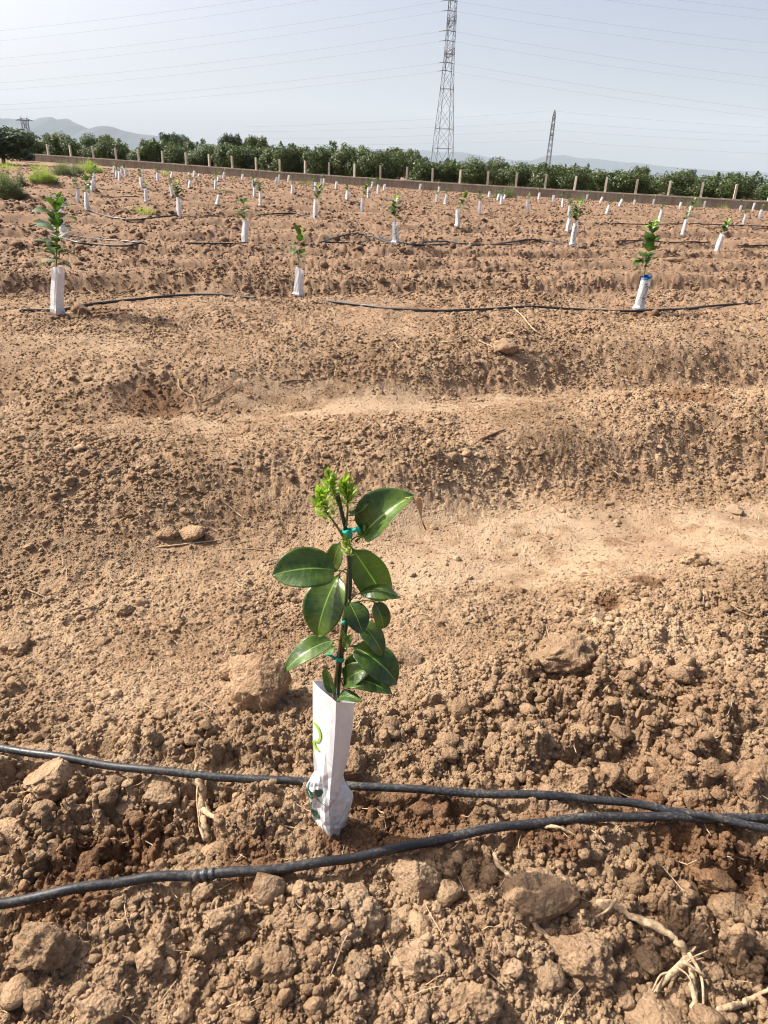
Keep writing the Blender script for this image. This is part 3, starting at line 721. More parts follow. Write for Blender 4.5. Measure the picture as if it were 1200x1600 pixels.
# base px,py,dy  tip px,py,dy  width px, normal, fold, curl, attach-to-stem px, pale
LV = [
 ((526, 892, -.010), (425, 899, -.050), 62, (-.30, -.62, .8), .16, .10, (543, 897), 0),
 ((531, 896, -.016), (496, 995, -.070), 62, (-.42, -.75, .62), .14, .09, (543, 890), 0),
 ((566, 838, -.005), (646, 774, .010), 62, (.10, -.60, .85), .62, .08, (548, 845), 0),
 ((549, 855, .012), (603, 938, .040), 54, (.25, -.9, .35), .06, .04, (545, 858), 1),
 ((531, 846, .018), (520, 893, .035), 27, (-.3, -.9, .3), .1, .05, (542, 850), 1),
 ((560, 928, -.010), (627, 934, -.015), 30, (.1, -.35, 1.0), -.25, .14, (548, 938), 0),
 ((545, 940, -.012), (567, 990, -.050), 38, (.25, -.8, .7), .12, .06, (547, 935), 0),
 ((584, 940, .010), (599, 982, .004), 28, (.6, -.7, .4), .2, .10, (550, 942), 0),
 ((562, 972, .000), (598, 1024, -.030), 36, (.45, -.75, .6), .1, .10, (542, 978), 0),
 ((523, 1000, -.010), (446, 1048, -.055), 36, (-.38, -.5, .8), .16, .12, (536, 1005), 0),
 ((550, 1009, -.010), (621, 1068, -.040), 50, (.3, -.55, .9), .10, .14, (538, 1018), 0),
 ((536, 1072, .005), (613, 1084, -.045), 34, (.15, -.45, 1.0), .15, .22, (531, 1060), 0),
 ((538, 1012, -.012), (550, 991, -.016), 13, (-.2, -.8, .4), .2, .05, (538, 1018), 1),
 ((521, 1086, -.010), (508, 1044, -.005), 22, (-.5, -.8, .3), .25, -.05, (524, 1080), 0),
 ((528, 1094, -.016), (566, 1096, -.055), 20, (.0, -.45, 1.0), .12, .16, (526, 1085), 0),
 ((524, 1010, .004), (508, 1022, .002), 15, (-.3, -.8, .5), .1, .05, (533, 1015), 1),
 ((545, 806, .0), (576, 787, -.008), 10, (0, -.6, .8), .2, -.05, (540, 812), 1),
 ((541, 1044, .012), (572, 1020, .020), 26, (.3, -.8, .6), .15, .08, (533, 1048), 0),
 ((538, 1066, .004), (582, 1042, -.020), 34, (.2, -.6, .9), .10, .12, (532, 1060), 0),
 ((542, 1000, -.014), (535, 985, -.02), 9, (0, -1, .3), .2, .05, (540, 1004), 1),
]
for i, (b, t, wp, n, fo, cu, att, pale) in enumerate(LV):
    bb = A(*b); tt = A(*t); zc = float(np.dot(bb+org-CAM, F)); W = wp*zc/FPX*1.08
    geo = leaf_geo(bb, tt, n, W, fo+.08, cu+(.05, .02, .07)[i % 3], 8, 20, .020, seed=i)
    me = leaf_mesh('leaf', geo, M_LEAF2 if pale else M_LEAF); o = link('leaf', me, sap)
    if i == 3: o['label'] = 'pale underside of a broad leaf behind the stem'
    if i == 2: o['label'] = 'folded leaf with a scorched brown tip'
    md = o.modifiers.new('sub', 'SUBSURF'); md.levels = 1; md.render_levels = 1
    md = o.modifiers.new('s', 'SOLIDIFY'); md.thickness = .0004
    mb = MB(); s0 = A(att[0], att[1], 0); mid = (s0+bb)/2+np.array([0, 0, .004]); b2 = bb+(tt-bb)*.05
    mb.tube(spline([s0, mid, bb, b2], 3), .0013, 6); mb.build('petiole', M_STEM, o)
# scorched tip
mb = MB(); P = spline([A(638, 777, .008), A(652, 779, .006), A(657, 795, .0), A(659, 812, -.004), A(666, 827, -.006)], 4)
vs = []; fs = []
for k, p in enumerate(P):
    wd = .0075*math.sin(math.pi*min(1, (k+6)/(len(P)+6)))+.0008; a = k*.14
    for u in (-1, -.3, .4, 1): vs.append(p+np.array([math.cos(a)*u*wd, math.sin(a)*u*wd-.004*u*u, 0]))
for k in range(len(P)-1):
    for j in range(3): fs.append((k*4+j, k*4+j+1, k*4+5+j, k*4+4+j))
mb.add(vs, fs); o = mb.build('dried_leaf_tip', M_DRY, sap); md = o.modifiers.new('s', 'SOLIDIFY'); md.thickness = .0008
# new growth
def shoot(stem_px, clusters, seed):
    r = random.Random(seed); mb = MB()
    P = spline([A(*p) for p in stem_px], 5); mb.tube(P, [.0026*(1-.5*k/len(P)) for k in range(len(P))], 6)
    st = mb.build('shoot', M_STEM, sap); V = []; Fq = []
    for (px, py, dy, n, L) in clusters:
        c0 = A(px, py, dy)
        L = L*1.3
        for k in range(n):
            h = k/n; a = k*2.4+r.uniform(-.4, .4); el = .35+1.0*h+r.uniform(-.2, .3)
            d = np.array([math.cos(a)*math.cos(el), math.sin(a)*math.cos(el), math.sin(el)])
            b = c0+np.array([0, 0, (h-.6)*L*1.6]); ln = L*r.uniform(.7, 1.2)*(1-.25*h)
            nn = np.cross(d, [-d[1], d[0], 0.01])*-1
            g = leaf_geo(b, b+d*ln, nn, ln*.42, .3, -.06, 2, 5, 0, seed=k); o_ = len(V); V += g[0]; Fq += [tuple(i+o_ for i in f) for f in g[1]]
    me = bpy.data.meshes.new('leaflets'); me.from_pydata([tuple(p) for p in V], [], Fq); me.update()
    me.polygons.foreach_set('use_smooth', [True]*len(me.polygons)); me.materials.append(M_NEW); link('leaflets', me, st)
shoot([(538, 842, 0), (530, 828, -.004), (519, 812, -.008), (510, 800, -.010), (503, 782, -.012)], [(502, 790, -.012, 16, .021), (496, 779, -.010, 11, .017), (508, 778, -.014, 12, .018), (510, 800, -.010, 8, .016), (522, 795, -.01, 7, .014)], 1)
shoot([(530, 790, 0), (524, 775, 0), (519, 760, -.002), (513, 748, -.004)], [(513, 755, -.004, 16, .018), (512, 747, -.002, 10, .013), (520, 762, -.004, 12, .016), (521, 752, -.006, 9, .014)], 2)
shoot([(541, 822, .002), (543, 800, .004), (543, 780, .004), (540, 762, .004)], [(538, 770, .004, 16, .019), (541, 758, .004, 12, .015), (549, 769, .002, 14, .017), (534, 762, .006, 8, .014), (544, 784, .004, 6, .014)], 3)
shoot([(546, 848, -.004), (544, 850, -.012), (541, 848, -.016)], [(540, 852, -.018, 14, .016), (546, 858, -.018, 7, .012)], 4)
shoot([(556, 846, .0), (564, 838, -.010), (568, 832, -.012)], [(569, 833, -.014, 9, .012)], 5)

# guard: rings of corner pixels  (left, front, right, back) with depth offsets
RG = [
 (((489, 1064, .012), (525, 1097, -.046), (554, 1098, .012), (506, 1063, .060)),),
 (((489, 1100, .012), (524, 1132, -.045), (551, 1132, .012), (512, 1100, .060)),),
 (((489, 1160, .010), (521, 1180, -.042), (544, 1182, .012), (514, 1160, .056)),),
 (((491, 1205, .008), (518, 1212, -.040), (536, 1212, .012), (514, 1205, .050)),),
 (((486, 1214, .004), (516, 1236, -.036), (540, 1224, .010), (514, 1216, .050)),),
 (((478, 1228, .002), (515, 1250, -.036), (551, 1239, .006), (514, 1228, .052)),),
 (((484, 1248, .004), (514, 1262, -.034), (552, 1246, .004), (514, 1246, .054)),),
 (((488, 1275, .006), (515, 1290, -.034), (544, 1276, .006), (514, 1265, .050)),),
 (((493, 1297, .008), (517, 1316, -.034), (536, 1296, .008), (514, 1285, .044)),),
 (((500, 1318, .008), (518, 1336, -.030), (532, 1318, .008), (514, 1310, .034)),),
]
guard_root = empty('tree_guard', org, 'large white card guard with green leaf print around the foreground sapling', 'tree guard', 'white tree guards around the saplings')
V = []; nseg = 6; rgs = [r[0] for r in RG]; rngj = random.Random(5)
for li, rg in enumerate(rgs):
    C = [A(*c) for c in rg]
    for k in range(4):
        a, b = C[k], C[(k+1) % 4]
        for j in range(nseg):
            u = j/nseg; p = a*(1-u)+b*u
            if 0 < j:
                amt = .0007 if li < 3 else .0042
                outn = np.cross(b-a, [0, 0, 1.]); outn /= np.linalg.norm(outn)+1e-9
                p = p+outn*(amt*math.sin(li*1.3+j*1.1+k)+.002*math.sin(math.pi*u))
            V.append(p)
N4 = 4*nseg; Fq = []
for i in range(len(rgs)-1):
    for j in range(N4):
        Fq.append((i*N4+j, (i+1)*N4+j, (i+1)*N4+(j+1) % N4, i*N4+(j+1) % N4))
me = bpy.data.meshes.new('card_tube'); me.from_pydata([tuple(p) for p in V], [], Fq); me.update(); me.materials.append(M_PAPER)
gb = link('card_tube', me, guard_root)
md = gb.modifiers.new('s', 'SOLIDIFY'); md.thickness = .0009; md.offset = 0
bvh = BVHTree.FromPolygons([Vector(p)+Vector(org) for p in V], Fq)
def on_guard(px, py, lift=.0012):
    d = Vector(ray(px, py)).normalized(); r_ = bvh.ray_cast(Vector(CAM), d)
    if r_[0] is None: return None
    nv_ = r_[1] if r_[1].dot(d) < 0 else -r_[1]
    return np.array(r_[0]+nv_*.0022-d*.0006)-org
def stroke(pts, wpx, m, name='print'):
    P = spline([np.array([p[0], p[1], p[2] if len(p) > 2 else 1.0]) for p in pts], 8); mb = MB(); vs = []
    for k, p in enumerate(P):
        a = P[max(0, k-1)]; b = P[min(len(P)-1, k+1)]; d = (b-a)[:2]; d = d/(np.linalg.norm(d)+1e-9); nrm = np.array([-d[1], d[0]])
        q1 = on_guard(*(p[:2]+nrm*wpx/2*p[2])); q2 = on_guard(*(p[:2]-nrm*wpx/2*p[2]))
        if q1 is None or q2 is None: continue
        vs += [q1, q2]
    if len(vs) < 4: return
    mb.add(vs, [(2*k, 2*k+1, 2*k+3, 2*k+2) for k in range(len(vs)//2-1)]); mb.build(name, m, guard_root)
def Z(x, y, w_=1.0): return (400+x/4, 1020+y/4, w_)
stroke([Z(359, 430, .6), Z(385, 455, 1), Z(402, 495, 1), Z(404, 530, 1), Z(390, 552, .9), Z(366, 548, .7)], 3.4, M_PRINTL, 'green_letter_print')
stroke([Z(362, 548, .8), Z(372, 580, 1), Z(388, 600, 1), Z(402, 614, .5)], 3.6, M_PRINTL, 'green_letter_print')
stroke([Z(374, 852, .3), Z(384, 866, 2.2), Z(396, 872, 2.6), Z(410, 868, 2.2), Z(424, 866, .2)], 4.6, M_PRINT, 'leaf_print')
stroke([Z(374, 850, .2), Z(378, 872, 1.4), Z(392, 888, 1.4), Z(404, 886, .3)], 4, M_PRINT, 'leaf_print')
stroke([Z(348, 972, .3), Z(362, 990, 1.8), Z(382, 1010, 2.2), Z(402, 1034, .2)], 3.6, M_PRINT, 'leaf_print')
stroke([Z(364, 888, .6), Z(390, 915, .6), Z(420, 940, .6), Z(448, 962, .4)], 1.6, M_PRINT, 'leaf_print')
stroke([Z(322, 845, .3), Z(330, 872, 2.0), Z(345, 890, 2.2), Z(358, 908, .4)], 3.6, M_PRINT, 'leaf_print')
stroke([Z(345, 800, .4), Z(332, 820, .8), Z(330, 850, .8), Z(350, 880, .5)], 2, M_PRINT, 'leaf_print')
stroke([Z(352, 925, .4), Z(348, 950, 1.0), Z(350, 980, .5)], 2.4, M_PRINT, 'leaf_print')

# ---------------------------------------------------------------- saplings and guards of the field
def guard_variant(seed, kind=0):
    """unit-high guard tube, about 0.15 wide per height 0.44"""
    r = random.Random(seed); H = 1.0; n = 16; rings = []
    lv = [0, .05, .12, .2, .35, .6, .85, 1.0]; wdt = r.uniform(.150, .165); tw = r.uniform(-.2, .2); foot = r.uniform(.9, 1.15) if kind == 0 else 1.32
    kink = r.uniform(-.04, .04)
    V = []
    for z in lv:
        k = 1+(foot-1)*math.exp(-((z-.12)/.07)**2)-(.30 if z < .04 else 0)
        if .15 < z < .3: k *= .93
        ox = kink*math.sin(z*5)
        for j in range(n):
            a = 2*math.pi*j/n+tw+z*.15; sq = 1/max(abs(math.cos((a-tw) % (math.pi/2)-math.pi/4)), .72)*.86
            if kind == 2: sq = 1
            q = wdt*k*sq*(1+r.uniform(-.03, .03)); zz = z+(0.05*math.cos(a*1+seed) if z == 1.0 else 0)
            V.append((math.cos(a)*q+ox, math.sin(a)*q*.85, zz))
    Fq = []
    for i in range(len(lv)-1):
        for j in range(n): Fq.append((i*n+j, i*n+(j+1) % n, (i+1)*n+(j+1) % n, (i+1)*n+j))
    me = bpy.data.meshes.new('tree_guard'); me.from_pydata(V, [], Fq); me.update(); me.materials.append(M_PAPER)
    return me
GV = [guard_variant(s_, k_) for s_, k_ in ((1, 0), (2, 0), (3, 1), (4, 0), (5, 1), (6, 2))]
def sapling_variant(seed, hgt, nleaf, lsize, lean=0.0, newtop=False, stemdark=False, spread=1.0):
    r = random.Random(seed); P = [np.array([0, 0, .05]), np.array([0, 0, .40])]
    x = 0; y = 0
    for k in range(1, 6):
        x += r.uniform(-.012, .012)+lean*.02; y += r.uniform(-.01, .01); P.append(np.array([x, y, .40+hgt*k/5]))
    S = spline(P, 4); mb = MB(); mb.tube(S, [.007*(1-.6*k/len(S)) for k in range(len(S))], 6); stem = mb.mesh('stem', M_STEM)
    V = []; Fq = []; Vn = []; Fn = []
    for k in range(nleaf):
        h = (k+.5)/nleaf; zz = .43+hgt*h; q = S[min(len(S)-1, int((zz-.05)/(.35+hgt)*len(S)))]
        a = k*2.4+r.uniform(-.6, .6); el = r.uniform(-.5, .7)+.4*h
        d = np.array([math.cos(a)*math.cos(el), math.sin(a)*math.cos(el), math.sin(el)])
        b = np.array([q[0], q[1], zz])+d*.02; L = lsize*r.uniform(.75, 1.2)*spread*(.6 if newtop and h > .8 else 1)
        nn = np.array([-d[0]*.5, -d[1]*.5-.1, 1.0])
        g = leaf_geo(b, b+d*L, nn, L*.62, .2, r.uniform(.0, .16), 2, 6, 0, seed=k)
        if newtop and h > .80:
            o_ = len(Vn); Vn += g[0]; Fn += [tuple(i+o_ for i in f) for f in g[1]]
        else:
            o_ = len(V); V += g[0]; Fq += [tuple(i+o_ for i in f) for f in g[1]]
    def mk(V, Fq, m, nm):
        me = bpy.data.meshes.new(nm); me.from_pydata([tuple(p) for p in V], [], Fq); me.update()
        me.polygons.foreach_set('use_smooth', [True]*len(me.polygons)); me.materials.append(m); return me
    return stem, mk(V, Fq, M_SAPF, 'leaves'), (mk(Vn, Fn, M_NEW, 'young_leaves') if Vn else None)
SV = {
 'A': sapling_variant(11, .50, 32, .155, 0, False), 'B': sapling_variant(12, .34, 13, .15, .3, True), 'C': sapling_variant(13, .50, 36, .135, .2, True),
 'D': sapling_variant(14, .32, 22, .14, -.2, False), 'E': sapling_variant(15, .38, 24, .15, 1.2, True), 'F': sapling_variant(16, .36, 34, .14, .2, True),
 'G': sapling_variant(17, .30, 18, .16, .8, True), 'H': sapling_variant(18, .28, 20, .15, 0, True), 'I': sapling_variant(19, .24, 16, .14, .2, False), 'J': sapling_variant(20, .18, 11, .12, 0, True)}
# px base x, y, top y, lean px (top minus base), sapling variant (or None), guard variant
PL = [
 (90, 490, 417, 0, 'A', 0), (466, 463, 419, 2, 'B', 2), (997, 485, 434, 13, 'C', 5),
 (100, 369, 328, -8, 'I', 0), (383, 380, 345, 0, 'D', 1), (617, 381, 348, 1, 'F', 4), (894, 384, 348, 6, 'F', 5), (1120, 393, 366, 8, 'G', 3),
 (122, 316, 296, -1, 'D', 1), (136, 328, 300, -2, 'E', 1), (144, 298, 282, 0, 'H', 0), (147, 293, 272, 0, 'I', 3), (182, 279, 267, 0, 'I', 0), (187, 282, 268, 0, 'I', 1),
 (178, 270, 259, 0, 'J', 0), (190, 270, 260, 0, None, 1), (197, 275, 264, -2, 'H', 3), (224, 271, 264, 0, 'I', 0), (222, 293, 277, -2, 'H', 1), (229, 316, 295, -2, 'J', 0),
 (247, 283, 270, -1, 'H', 3), (257, 273, 267, 0, 'I', 0), (268, 278, 269, 1, 'H', 1), (270, 307, 290, -4, 'I', 0), (281, 338, 309, -3, 'F', 1), (295, 275, 270, 0, 'J', 0),
 (296, 294, 282, 1, 'I', 3), (303, 277, 267, 0, None, 0), (311, 277, 271, 0, 'I', 1), (341, 284, 274, 1, 'J', 0), (337, 296, 280, 0, 'I', 3), (349, 280, 269, 1, 'J', 1), (339, 320, 304, 3, 'J', 2),
 (379, 281, 272, 0, 'J', 0), (396, 293, 281, 0, 'H', 1), (398, 308, 293, 0, 'F', 3), (407, 322, 301, 0, 'H', 0), (431, 288, 277, 1, 'I', 1), (436, 284, 273, 0, 'J', 0), (451, 284, 274, 0, None, 3),
 (457, 303, 289, 0, 'I', 0), (493, 298, 285, 0, 'H', 1), (493, 342, 313, 0, 'G', 1), (502, 288, 279, 0, 'J', 0), (506, 289, 279, 0, 'H', 1), (525, 295, 284, 1, 'I', 3), (542, 312, 298, 1, 'H', 0),
 (566, 331, 310, 0, 'E', 1), (576, 309, 292, 0, 'H', 3), (581, 294, 284, 1, 'J', 0), (591, 304, 289, 0, 'H', 1), (600, 298, 288, 1, None, 0), (656, 298, 287.5, 1, 'J', 1), (682, 316, 304, 1, 'H', 0),
 (685, 303, 292, 1, 'I', 1), (695, 320, 304, 3, 'I', 2), (714, 354, 327, 2, 'E', 4), (749, 334, 314, 1, 'H', 1), (764, 309, 299, 1, 'I', 0), (778, 313, 303, 2, 'H', 3), (783, 319, 306, 1, 'I', 0),
 (788, 311, 305, 1, 'H', 1), (824, 330, 312, 1, 'J', 1), (842, 312, 301, 1, 'H', 0), (864, 318, 305, 1, None, 1), (879, 324, 310, 1, 'H', 3), (916, 315, 304, 2, 'J', 0), (938, 317, 308, 3, 'J', 1),
 (948, 334, 320, 4, 'I', 0), (968, 323, 311, 4, 'J', 3), (991, 321, 312, 1, 'I', 1), (1020, 322, 311, 2, 'J', 0), (889, 341, 322, 1, 'I', 1), (887, 362, 341, 3, 'J', 3),
 (1030, 346, 328, 4, 'I', 1), (1066, 368, 343, 6, 'J', 0), (1076, 337, 322, 4, 'G', 3), (1062, 327, 316, 2, 'H', 1), (1100, 325, 314, 2, 'J', 0), (1156, 331, 321, 2, 'H', 1), (1176, 328, 317, 3, None, 0),
 (1161, 351, 335, 4, 'H', 3), (1186, 343, 328, 4, 'J', 1), (1212, 336, 324, 4, 'I', 0), (-14, 330, 308, -2, 'H', 1)]
POSTX = [45, 83.8, 118, 152.5, 187, 221.5, 258, 294, 329.5, 364.8, 401.5, 438, 477, 514, 553.5, 593.8, 634.6, 675, 718, 761.5, 806, 851.8, 898.3, 946.7, 995, 1046.7, 1098.5, 1152, 1207, 1262]
def wall_D(px):                                          # distance (world y) of the wall behind a picture column
    inv = .01493+(px-45)*5.33e-6
    return 1/inv
W0 = at(45, 240, wall_D(45)); W1 = at(1153, 309, wall_D(1153)*1.0)
def wall_pt(px):                                         # the wall is one straight line on the plan
    d = ray(px, 290); t1 = W1[:2]-W0[:2]
    den = d[0]*t1[1]-d[1]*t1[0]; s_ = (W0[0]*t1[1]-W0[1]*t1[0])/den
    return d[:2]*s_
PRX = []
items = []
for i, (bx, by, ty, lean, sv, gv) in enumerate(PL):
    p = hit(bx, by)
    wp = wall_pt(bx); 
    if p[1] > wp[1]-1.0:
        s_ = (wp[1]-1.0)/p[1]; x_, y_ = p[0]*s_, p[1]*s_; p = np.array([x_, y_, float(base_h(x_, y_))])
    D = float(np.hypot(p[0], p[1]))
    tp = at(bx+lean, ty, p[1]); H = tp[2]-p[2]
    items.append([i, p, D, H, bx, by, ty, lean, sv, gv, tp])
NEARLAB = {
 0: ('tall white guard of the front left sapling by the thin hose', 'leafy sapling in the tall front left guard'),
 1: ('white guard with a crushed foot, middle of the second row', 'sparse sapling with yellow tip in the middle second row guard'),
 2: ('leaning white guard with a blue lining at the right', 'tall thin sapling in the blue lined guard'),
 3: ('tilted white guard partly behind the front left sapling', 'small sapling in the tilted guard behind the front left one'),
 4: ('slim upright white guard at the left end of the third hose', 'small dark leaved sapling left of centre in the third row'),
 5: ('white printed guard on the third row hose at the centre', 'bushy sapling in the centre guard of the third row'),
 6: ('printed leaning guard at the right of the third row hose', 'bushy sapling in the printed leaning third row guard'),
 7: ('strongly leaning white guard at the far right of the third row', 'bent sapling in the strongly leaning guard at the right')}
bypost = {}
for it in items:
    if it[0] in NEARLAB: continue
    k = min(range(len(POSTX)), key=lambda q: abs(POSTX[q]-it[4])); bypost.setdefault(k, []).append(it)
FARLAB = {}
for k, its in bypost.items():
    its.sort(key=lambda a: -a[5])
    for r_, it in enumerate(its):
        where = 'below the %s fence post from the left' % ORD[k+1]
        if len(its) == 1: rk = 'alone'
        elif r_ == 0: rk = 'nearest the camera'
        elif r_ == len(its)-1: rk = 'nearest the wall'
        else: rk = '%s nearest the camera' % ORD[r_+1]
        FARLAB[it[0]] = (rk, where)
for it in items:
    i, p, D, H, bx, by, ty, lean, sv, gv, tp = it
    H = max(.22, min(.55, H))
    g = link('tree_guard', GV[gv], loc=(p[0], p[1], p[2]-.015)); sc = H+.015
    wk = .33 if D < 30 else .42
    if i > 7 and H < .3: wk = .36
    g.scale = (wk, wk, sc)
    vert = at(bx, by, p[1]); dx = (tp[0]-p[0]); ang = math.atan2(dx, H)
    dy = random.uniform(-.04, .04)
    g.rotation_euler = (dy, ang, random.uniform(-.3, .3) if i > 2 else (.0, .2, .1)[i])
    if i in NEARLAB: gl, sl = NEARLAB[i]
    else:
        rk, where = FARLAB[i]
        look = 'upright' if abs(lean) < 2 else ('right-leaning' if lean > 0 else 'left-leaning')
        gl = '%s white guard, %s, %s' % (look, rk, where)
        sl = '%s, %s, %s' % ({'J': 'tiny sapling', 'I': 'short sapling', 'H': 'small leafy sapling'}.get(sv, 'leafy sapling'), rk, where)
    tag(g, gl, 'tree guard', 'white tree guards around the saplings')
    if i in (2,):
        mb = MB(); R_ = .165
        vs = []; n = 20
        for z_, rr_ in ((.985, R_*1.0), (1.05, R_*1.02)):
            for j in range(n): a = 2*math.pi*j/n; vs.append((math.cos(a)*rr_, math.sin(a)*rr_*.85, z_+.05*math.cos(a+6)))
        for j in range(n): a = 2*math.pi*j/n; vs.append((math.cos(a)*R_*.8, math.sin(a)*R_*.68, .93))
        fs = [(j, (j+1) % n, n+(j+1) % n, n+j) for j in range(n)]+[(n+j, n+(j+1) % n, 2*n+(j+1) % n, 2*n+j) for j in range(n)]
        mb.add(vs, fs); mb.build('blue_liner', M_BLUE, g)
    if i in (2, 5, 6):
        mb = MB(); r_ = random.Random(i)
        rad = .182
        for q in range(9):
            z_ = .25+.62*q/9+r_.uniform(-.02, .02); a0 = -math.pi/2+r_.uniform(-.45, .1); L_ = r_.uniform(.3, .75); vs = []
            for s_ in range(6):
                a = a0+L_*s_/5; zz = z_+.10*s_/5*r_.choice((.5, 1)); hh = .014*math.sin(math.pi*(s_+.6)/6.2)+.003
                rad_ = rad*(1.02)
                vs += [(math.cos(a)*rad_, math.sin(a)*rad_*.9, zz-hh), (math.cos(a)*rad_, math.sin(a)*rad_*.9, zz+hh)]
            mb.add(vs, [(2*s_, 2*s_+2, 2*s_+3, 2*s_+1) for s_ in range(5)])
        mb.build('dark_print', M_PRINT, g)
    if sv:
        e = empty('citrus_sapling', (p[0], p[1], p[2]), sl, 'sapling', 'young citrus trees planted in rows')
        st, lv_, nw = SV[sv]
        e.rotation_euler = (0, ang*.8, random.uniform(0, 6.28) if i > 2 else (.3, 1.0, 2.0)[i])
        if i > 2:
            e.rotation_euler = Matrix.Rotation(ang*.8, 3, 'Y').to_4x4().to_euler() if True else None
            e.rotation_euler[2] += random.uniform(-.5, .5)
        k_ = H/.42 if D > 14 else 1.0
        e.scale = (k_, k_, k_)
        link('stem', st, e); link('leaves', lv_, e)
        if nw: link('young_leaves', nw, e)

# ---------------------------------------------------------------- boundary wall with posts
t1 = W1[:2]-W0[:2]; L1 = np.linalg.norm(t1); tdir = t1/L1; nrm2 = np.array([tdir[1], -tdir[0]])   # towards the camera
fence = empty('boundary_fence', (W0[0], W0[1], float(base_h(W0[0], W0[1]))), 'low weathered concrete wall with pale upright posts along the field end', 'fence')
fo = np.array(fence.location)
def wall_sheet(s0, s1, n, off0, off1, zb, zt, name, m, jit=0):
    vs = []; fs = []
    for i in range(n+1):
        s_ = s0+(s1-s0)*i/n; c = W0[:2]+tdir*s_; top = float(np.interp(c[0], WX, WT)); j = random.uniform(-jit, jit)
        for (o_, z_) in ((off0, top+zb), (off1, top+zb), (off1, top+zt+j), (off0, top+zt+j)):
            q = c+nrm2*o_; vs.append((q[0]-fo[0], q[1]-fo[1], z_-fo[2]))
    for i in range(n):
        a = i*4; b = a+4
        for k in range(4): fs.append((a+k, b+k, b+(k+1) % 4, a+(k+1) % 4))
    fs.append((0, 1, 2, 3)); fs.append((n*4+3, n*4+2, n*4+1, n*4))
    mb = MB(); mb.add(vs, fs); return mb.build(name, m, fence, smooth=False)
wall_sheet(-.3, L1+14, 60, -.11, .11, -1.5, -.075, 'wall', M_CONC)
wall_sheet(-.35, L1+14.05, 90, -.135, .135, -.075, 0, 'coping', M_COPE, .008)
for k, px in enumerate(POSTX):
    q = wall_pt(px); r_ = random.Random(k+40)
    top = float(np.interp(q[0], WX, WT)); s_ = .07; h = .86 if px > 100 else .80
    mb = MB(); vs = []
    lx = r_.uniform(-.03, .03)
    for z_, ss in ((-.9, s_), (0.002, s_), (h-.02, s_*.93), (h, s_*.80)):
        for a, b in ((-1, -1), (1, -1), (1, 1), (-1, 1)): vs.append((a*ss+lx*max(z_, 0), b*ss, z_))
    fs = []
    for i in range(3):
        for j in range(4): fs.append((i*4+j, i*4+(j+1) % 4, (i+1)*4+(j+1) % 4, (i+1)*4+j))
    fs.append((12, 13, 14, 15)); fs.append((3, 2, 1, 0)); mb.add(vs, fs)
    o = mb.build('post', M_POST, fence, (q[0]-fo[0], q[1]-fo[1], top-fo[2]+.002), smooth=False); o.rotation_euler[2] = math.atan2(tdir[1], tdir[0])+r_.uniform(-.3, .3)

# ---------------------------------------------------------------- trees
def crown_mesh(seed, lobes, nleaf, ls, m, spikes=0):
    """lobes: (x,y,z,r); leaves scattered in a shell of every lobe, facing roughly outwards"""
    r = np.random.default_rng(seed); lob = np.array(lobes); wts = lob[:, 3]**2; wts /= wts.sum()
    k = r.choice(len(lob), nleaf, p=wts); d = r.normal(size=(nleaf, 3)); d /= np.linalg.norm(d, axis=1)[:, None]
    rr = lob[k, 3]*(.55+.5*r.random(nleaf)**.6); bum = 1+.35*(vn3(d*3+k[:, None]*7.7, seed)-.5)*2
    c = lob[k, :3]+d*(rr*bum)[:, None]
    if spikes:
        si = r.choice(nleaf, int(nleaf*.10), replace=False)
        tops = lob[r.integers(0, len(lob), spikes), :3]+np.stack([r.normal(0, .35, spikes), r.normal(0, .3, spikes), np.zeros(spikes)], 1); tops[:, 2] = lob[:, 2].mean()+lob[:, 3].mean()*.75
        q = r.integers(0, spikes, len(si)); hh = r.random(len(si))
        c[si] = tops[q]+np.stack([r.normal(0, .09, len(si))*(1.2-hh), r.normal(0, .09, len(si))*(1.2-hh), hh*r.uniform(.2, .75, spikes)[q]], 1)
    keep = c[:, 2] > .15; c = c[keep]; d = d[keep]; n = len(c)
    nn = d+r.normal(0, .6, (n, 3)); nn /= np.linalg.norm(nn, axis=1)[:, None]
    t = np.cross(nn, r.normal(size=(n, 3))); t /= np.linalg.norm(t, axis=1)[:, None]; b = np.cross(nn, t)
    s = ls*(.6+.8*r.random(n))[:, None]
    V = np.stack([c-t*s, c+b*s*.45, c+t*s, c-b*s*.45], 1).reshape(-1, 3); Q_ = np.arange(n*4).reshape(-1, 4)
    return mesh_np('crown', V, Q_, m, smooth=False)
def trunk_mesh(seed, h, rad, limbs=5, spread=.8):
    r = random.Random(seed); mb = MB(); top = (r.uniform(-.1, .1), r.uniform(-.1, .1), h*.45)
    mb.tube(spline([(0, 0, -.2), (r.uniform(-.05, .05), 0, h*.2), top], 4), [rad*(1.1-.06*k) for k in range(9)], 8)
    for k in range(limbs):
        a = k*2.4+r.uniform(-.3, .3); e = (math.cos(a)*spread, math.sin(a)*spread, h*r.uniform(.65, .9))
        mid = ((top[0]+e[0])/2, (top[1]+e[1])/2, (top[2]+e[2])/2+.1)
        mb.tube(spline([top, mid, e], 3), [rad*.6, rad*.5, rad*.45, rad*.4, rad*.3, rad*.2, rad*.1][:7], 6)
    return mb.mesh('trunk', M_TRUNK)
def citrus_lobes(seed, H):
    r = random.Random(seed); L = []
    for k in range(11):
        a = r.uniform(0, 6.28); q = r.uniform(.1, .75)
        L.append((math.cos(a)*q*1.15, math.sin(a)*q, H*r.uniform(.22, .80), r.uniform(.34, .68)))
    L.append((0, 0, H*.5, .8)); return L
CIT = [(crown_mesh(200+k, citrus_lobes(k, 2.4), 9500, .062, M_TREE, spikes=(10, 4, 13, 6, 0, 8)[k]), trunk_mesh(k, 2.3, .09)) for k in range(6)]
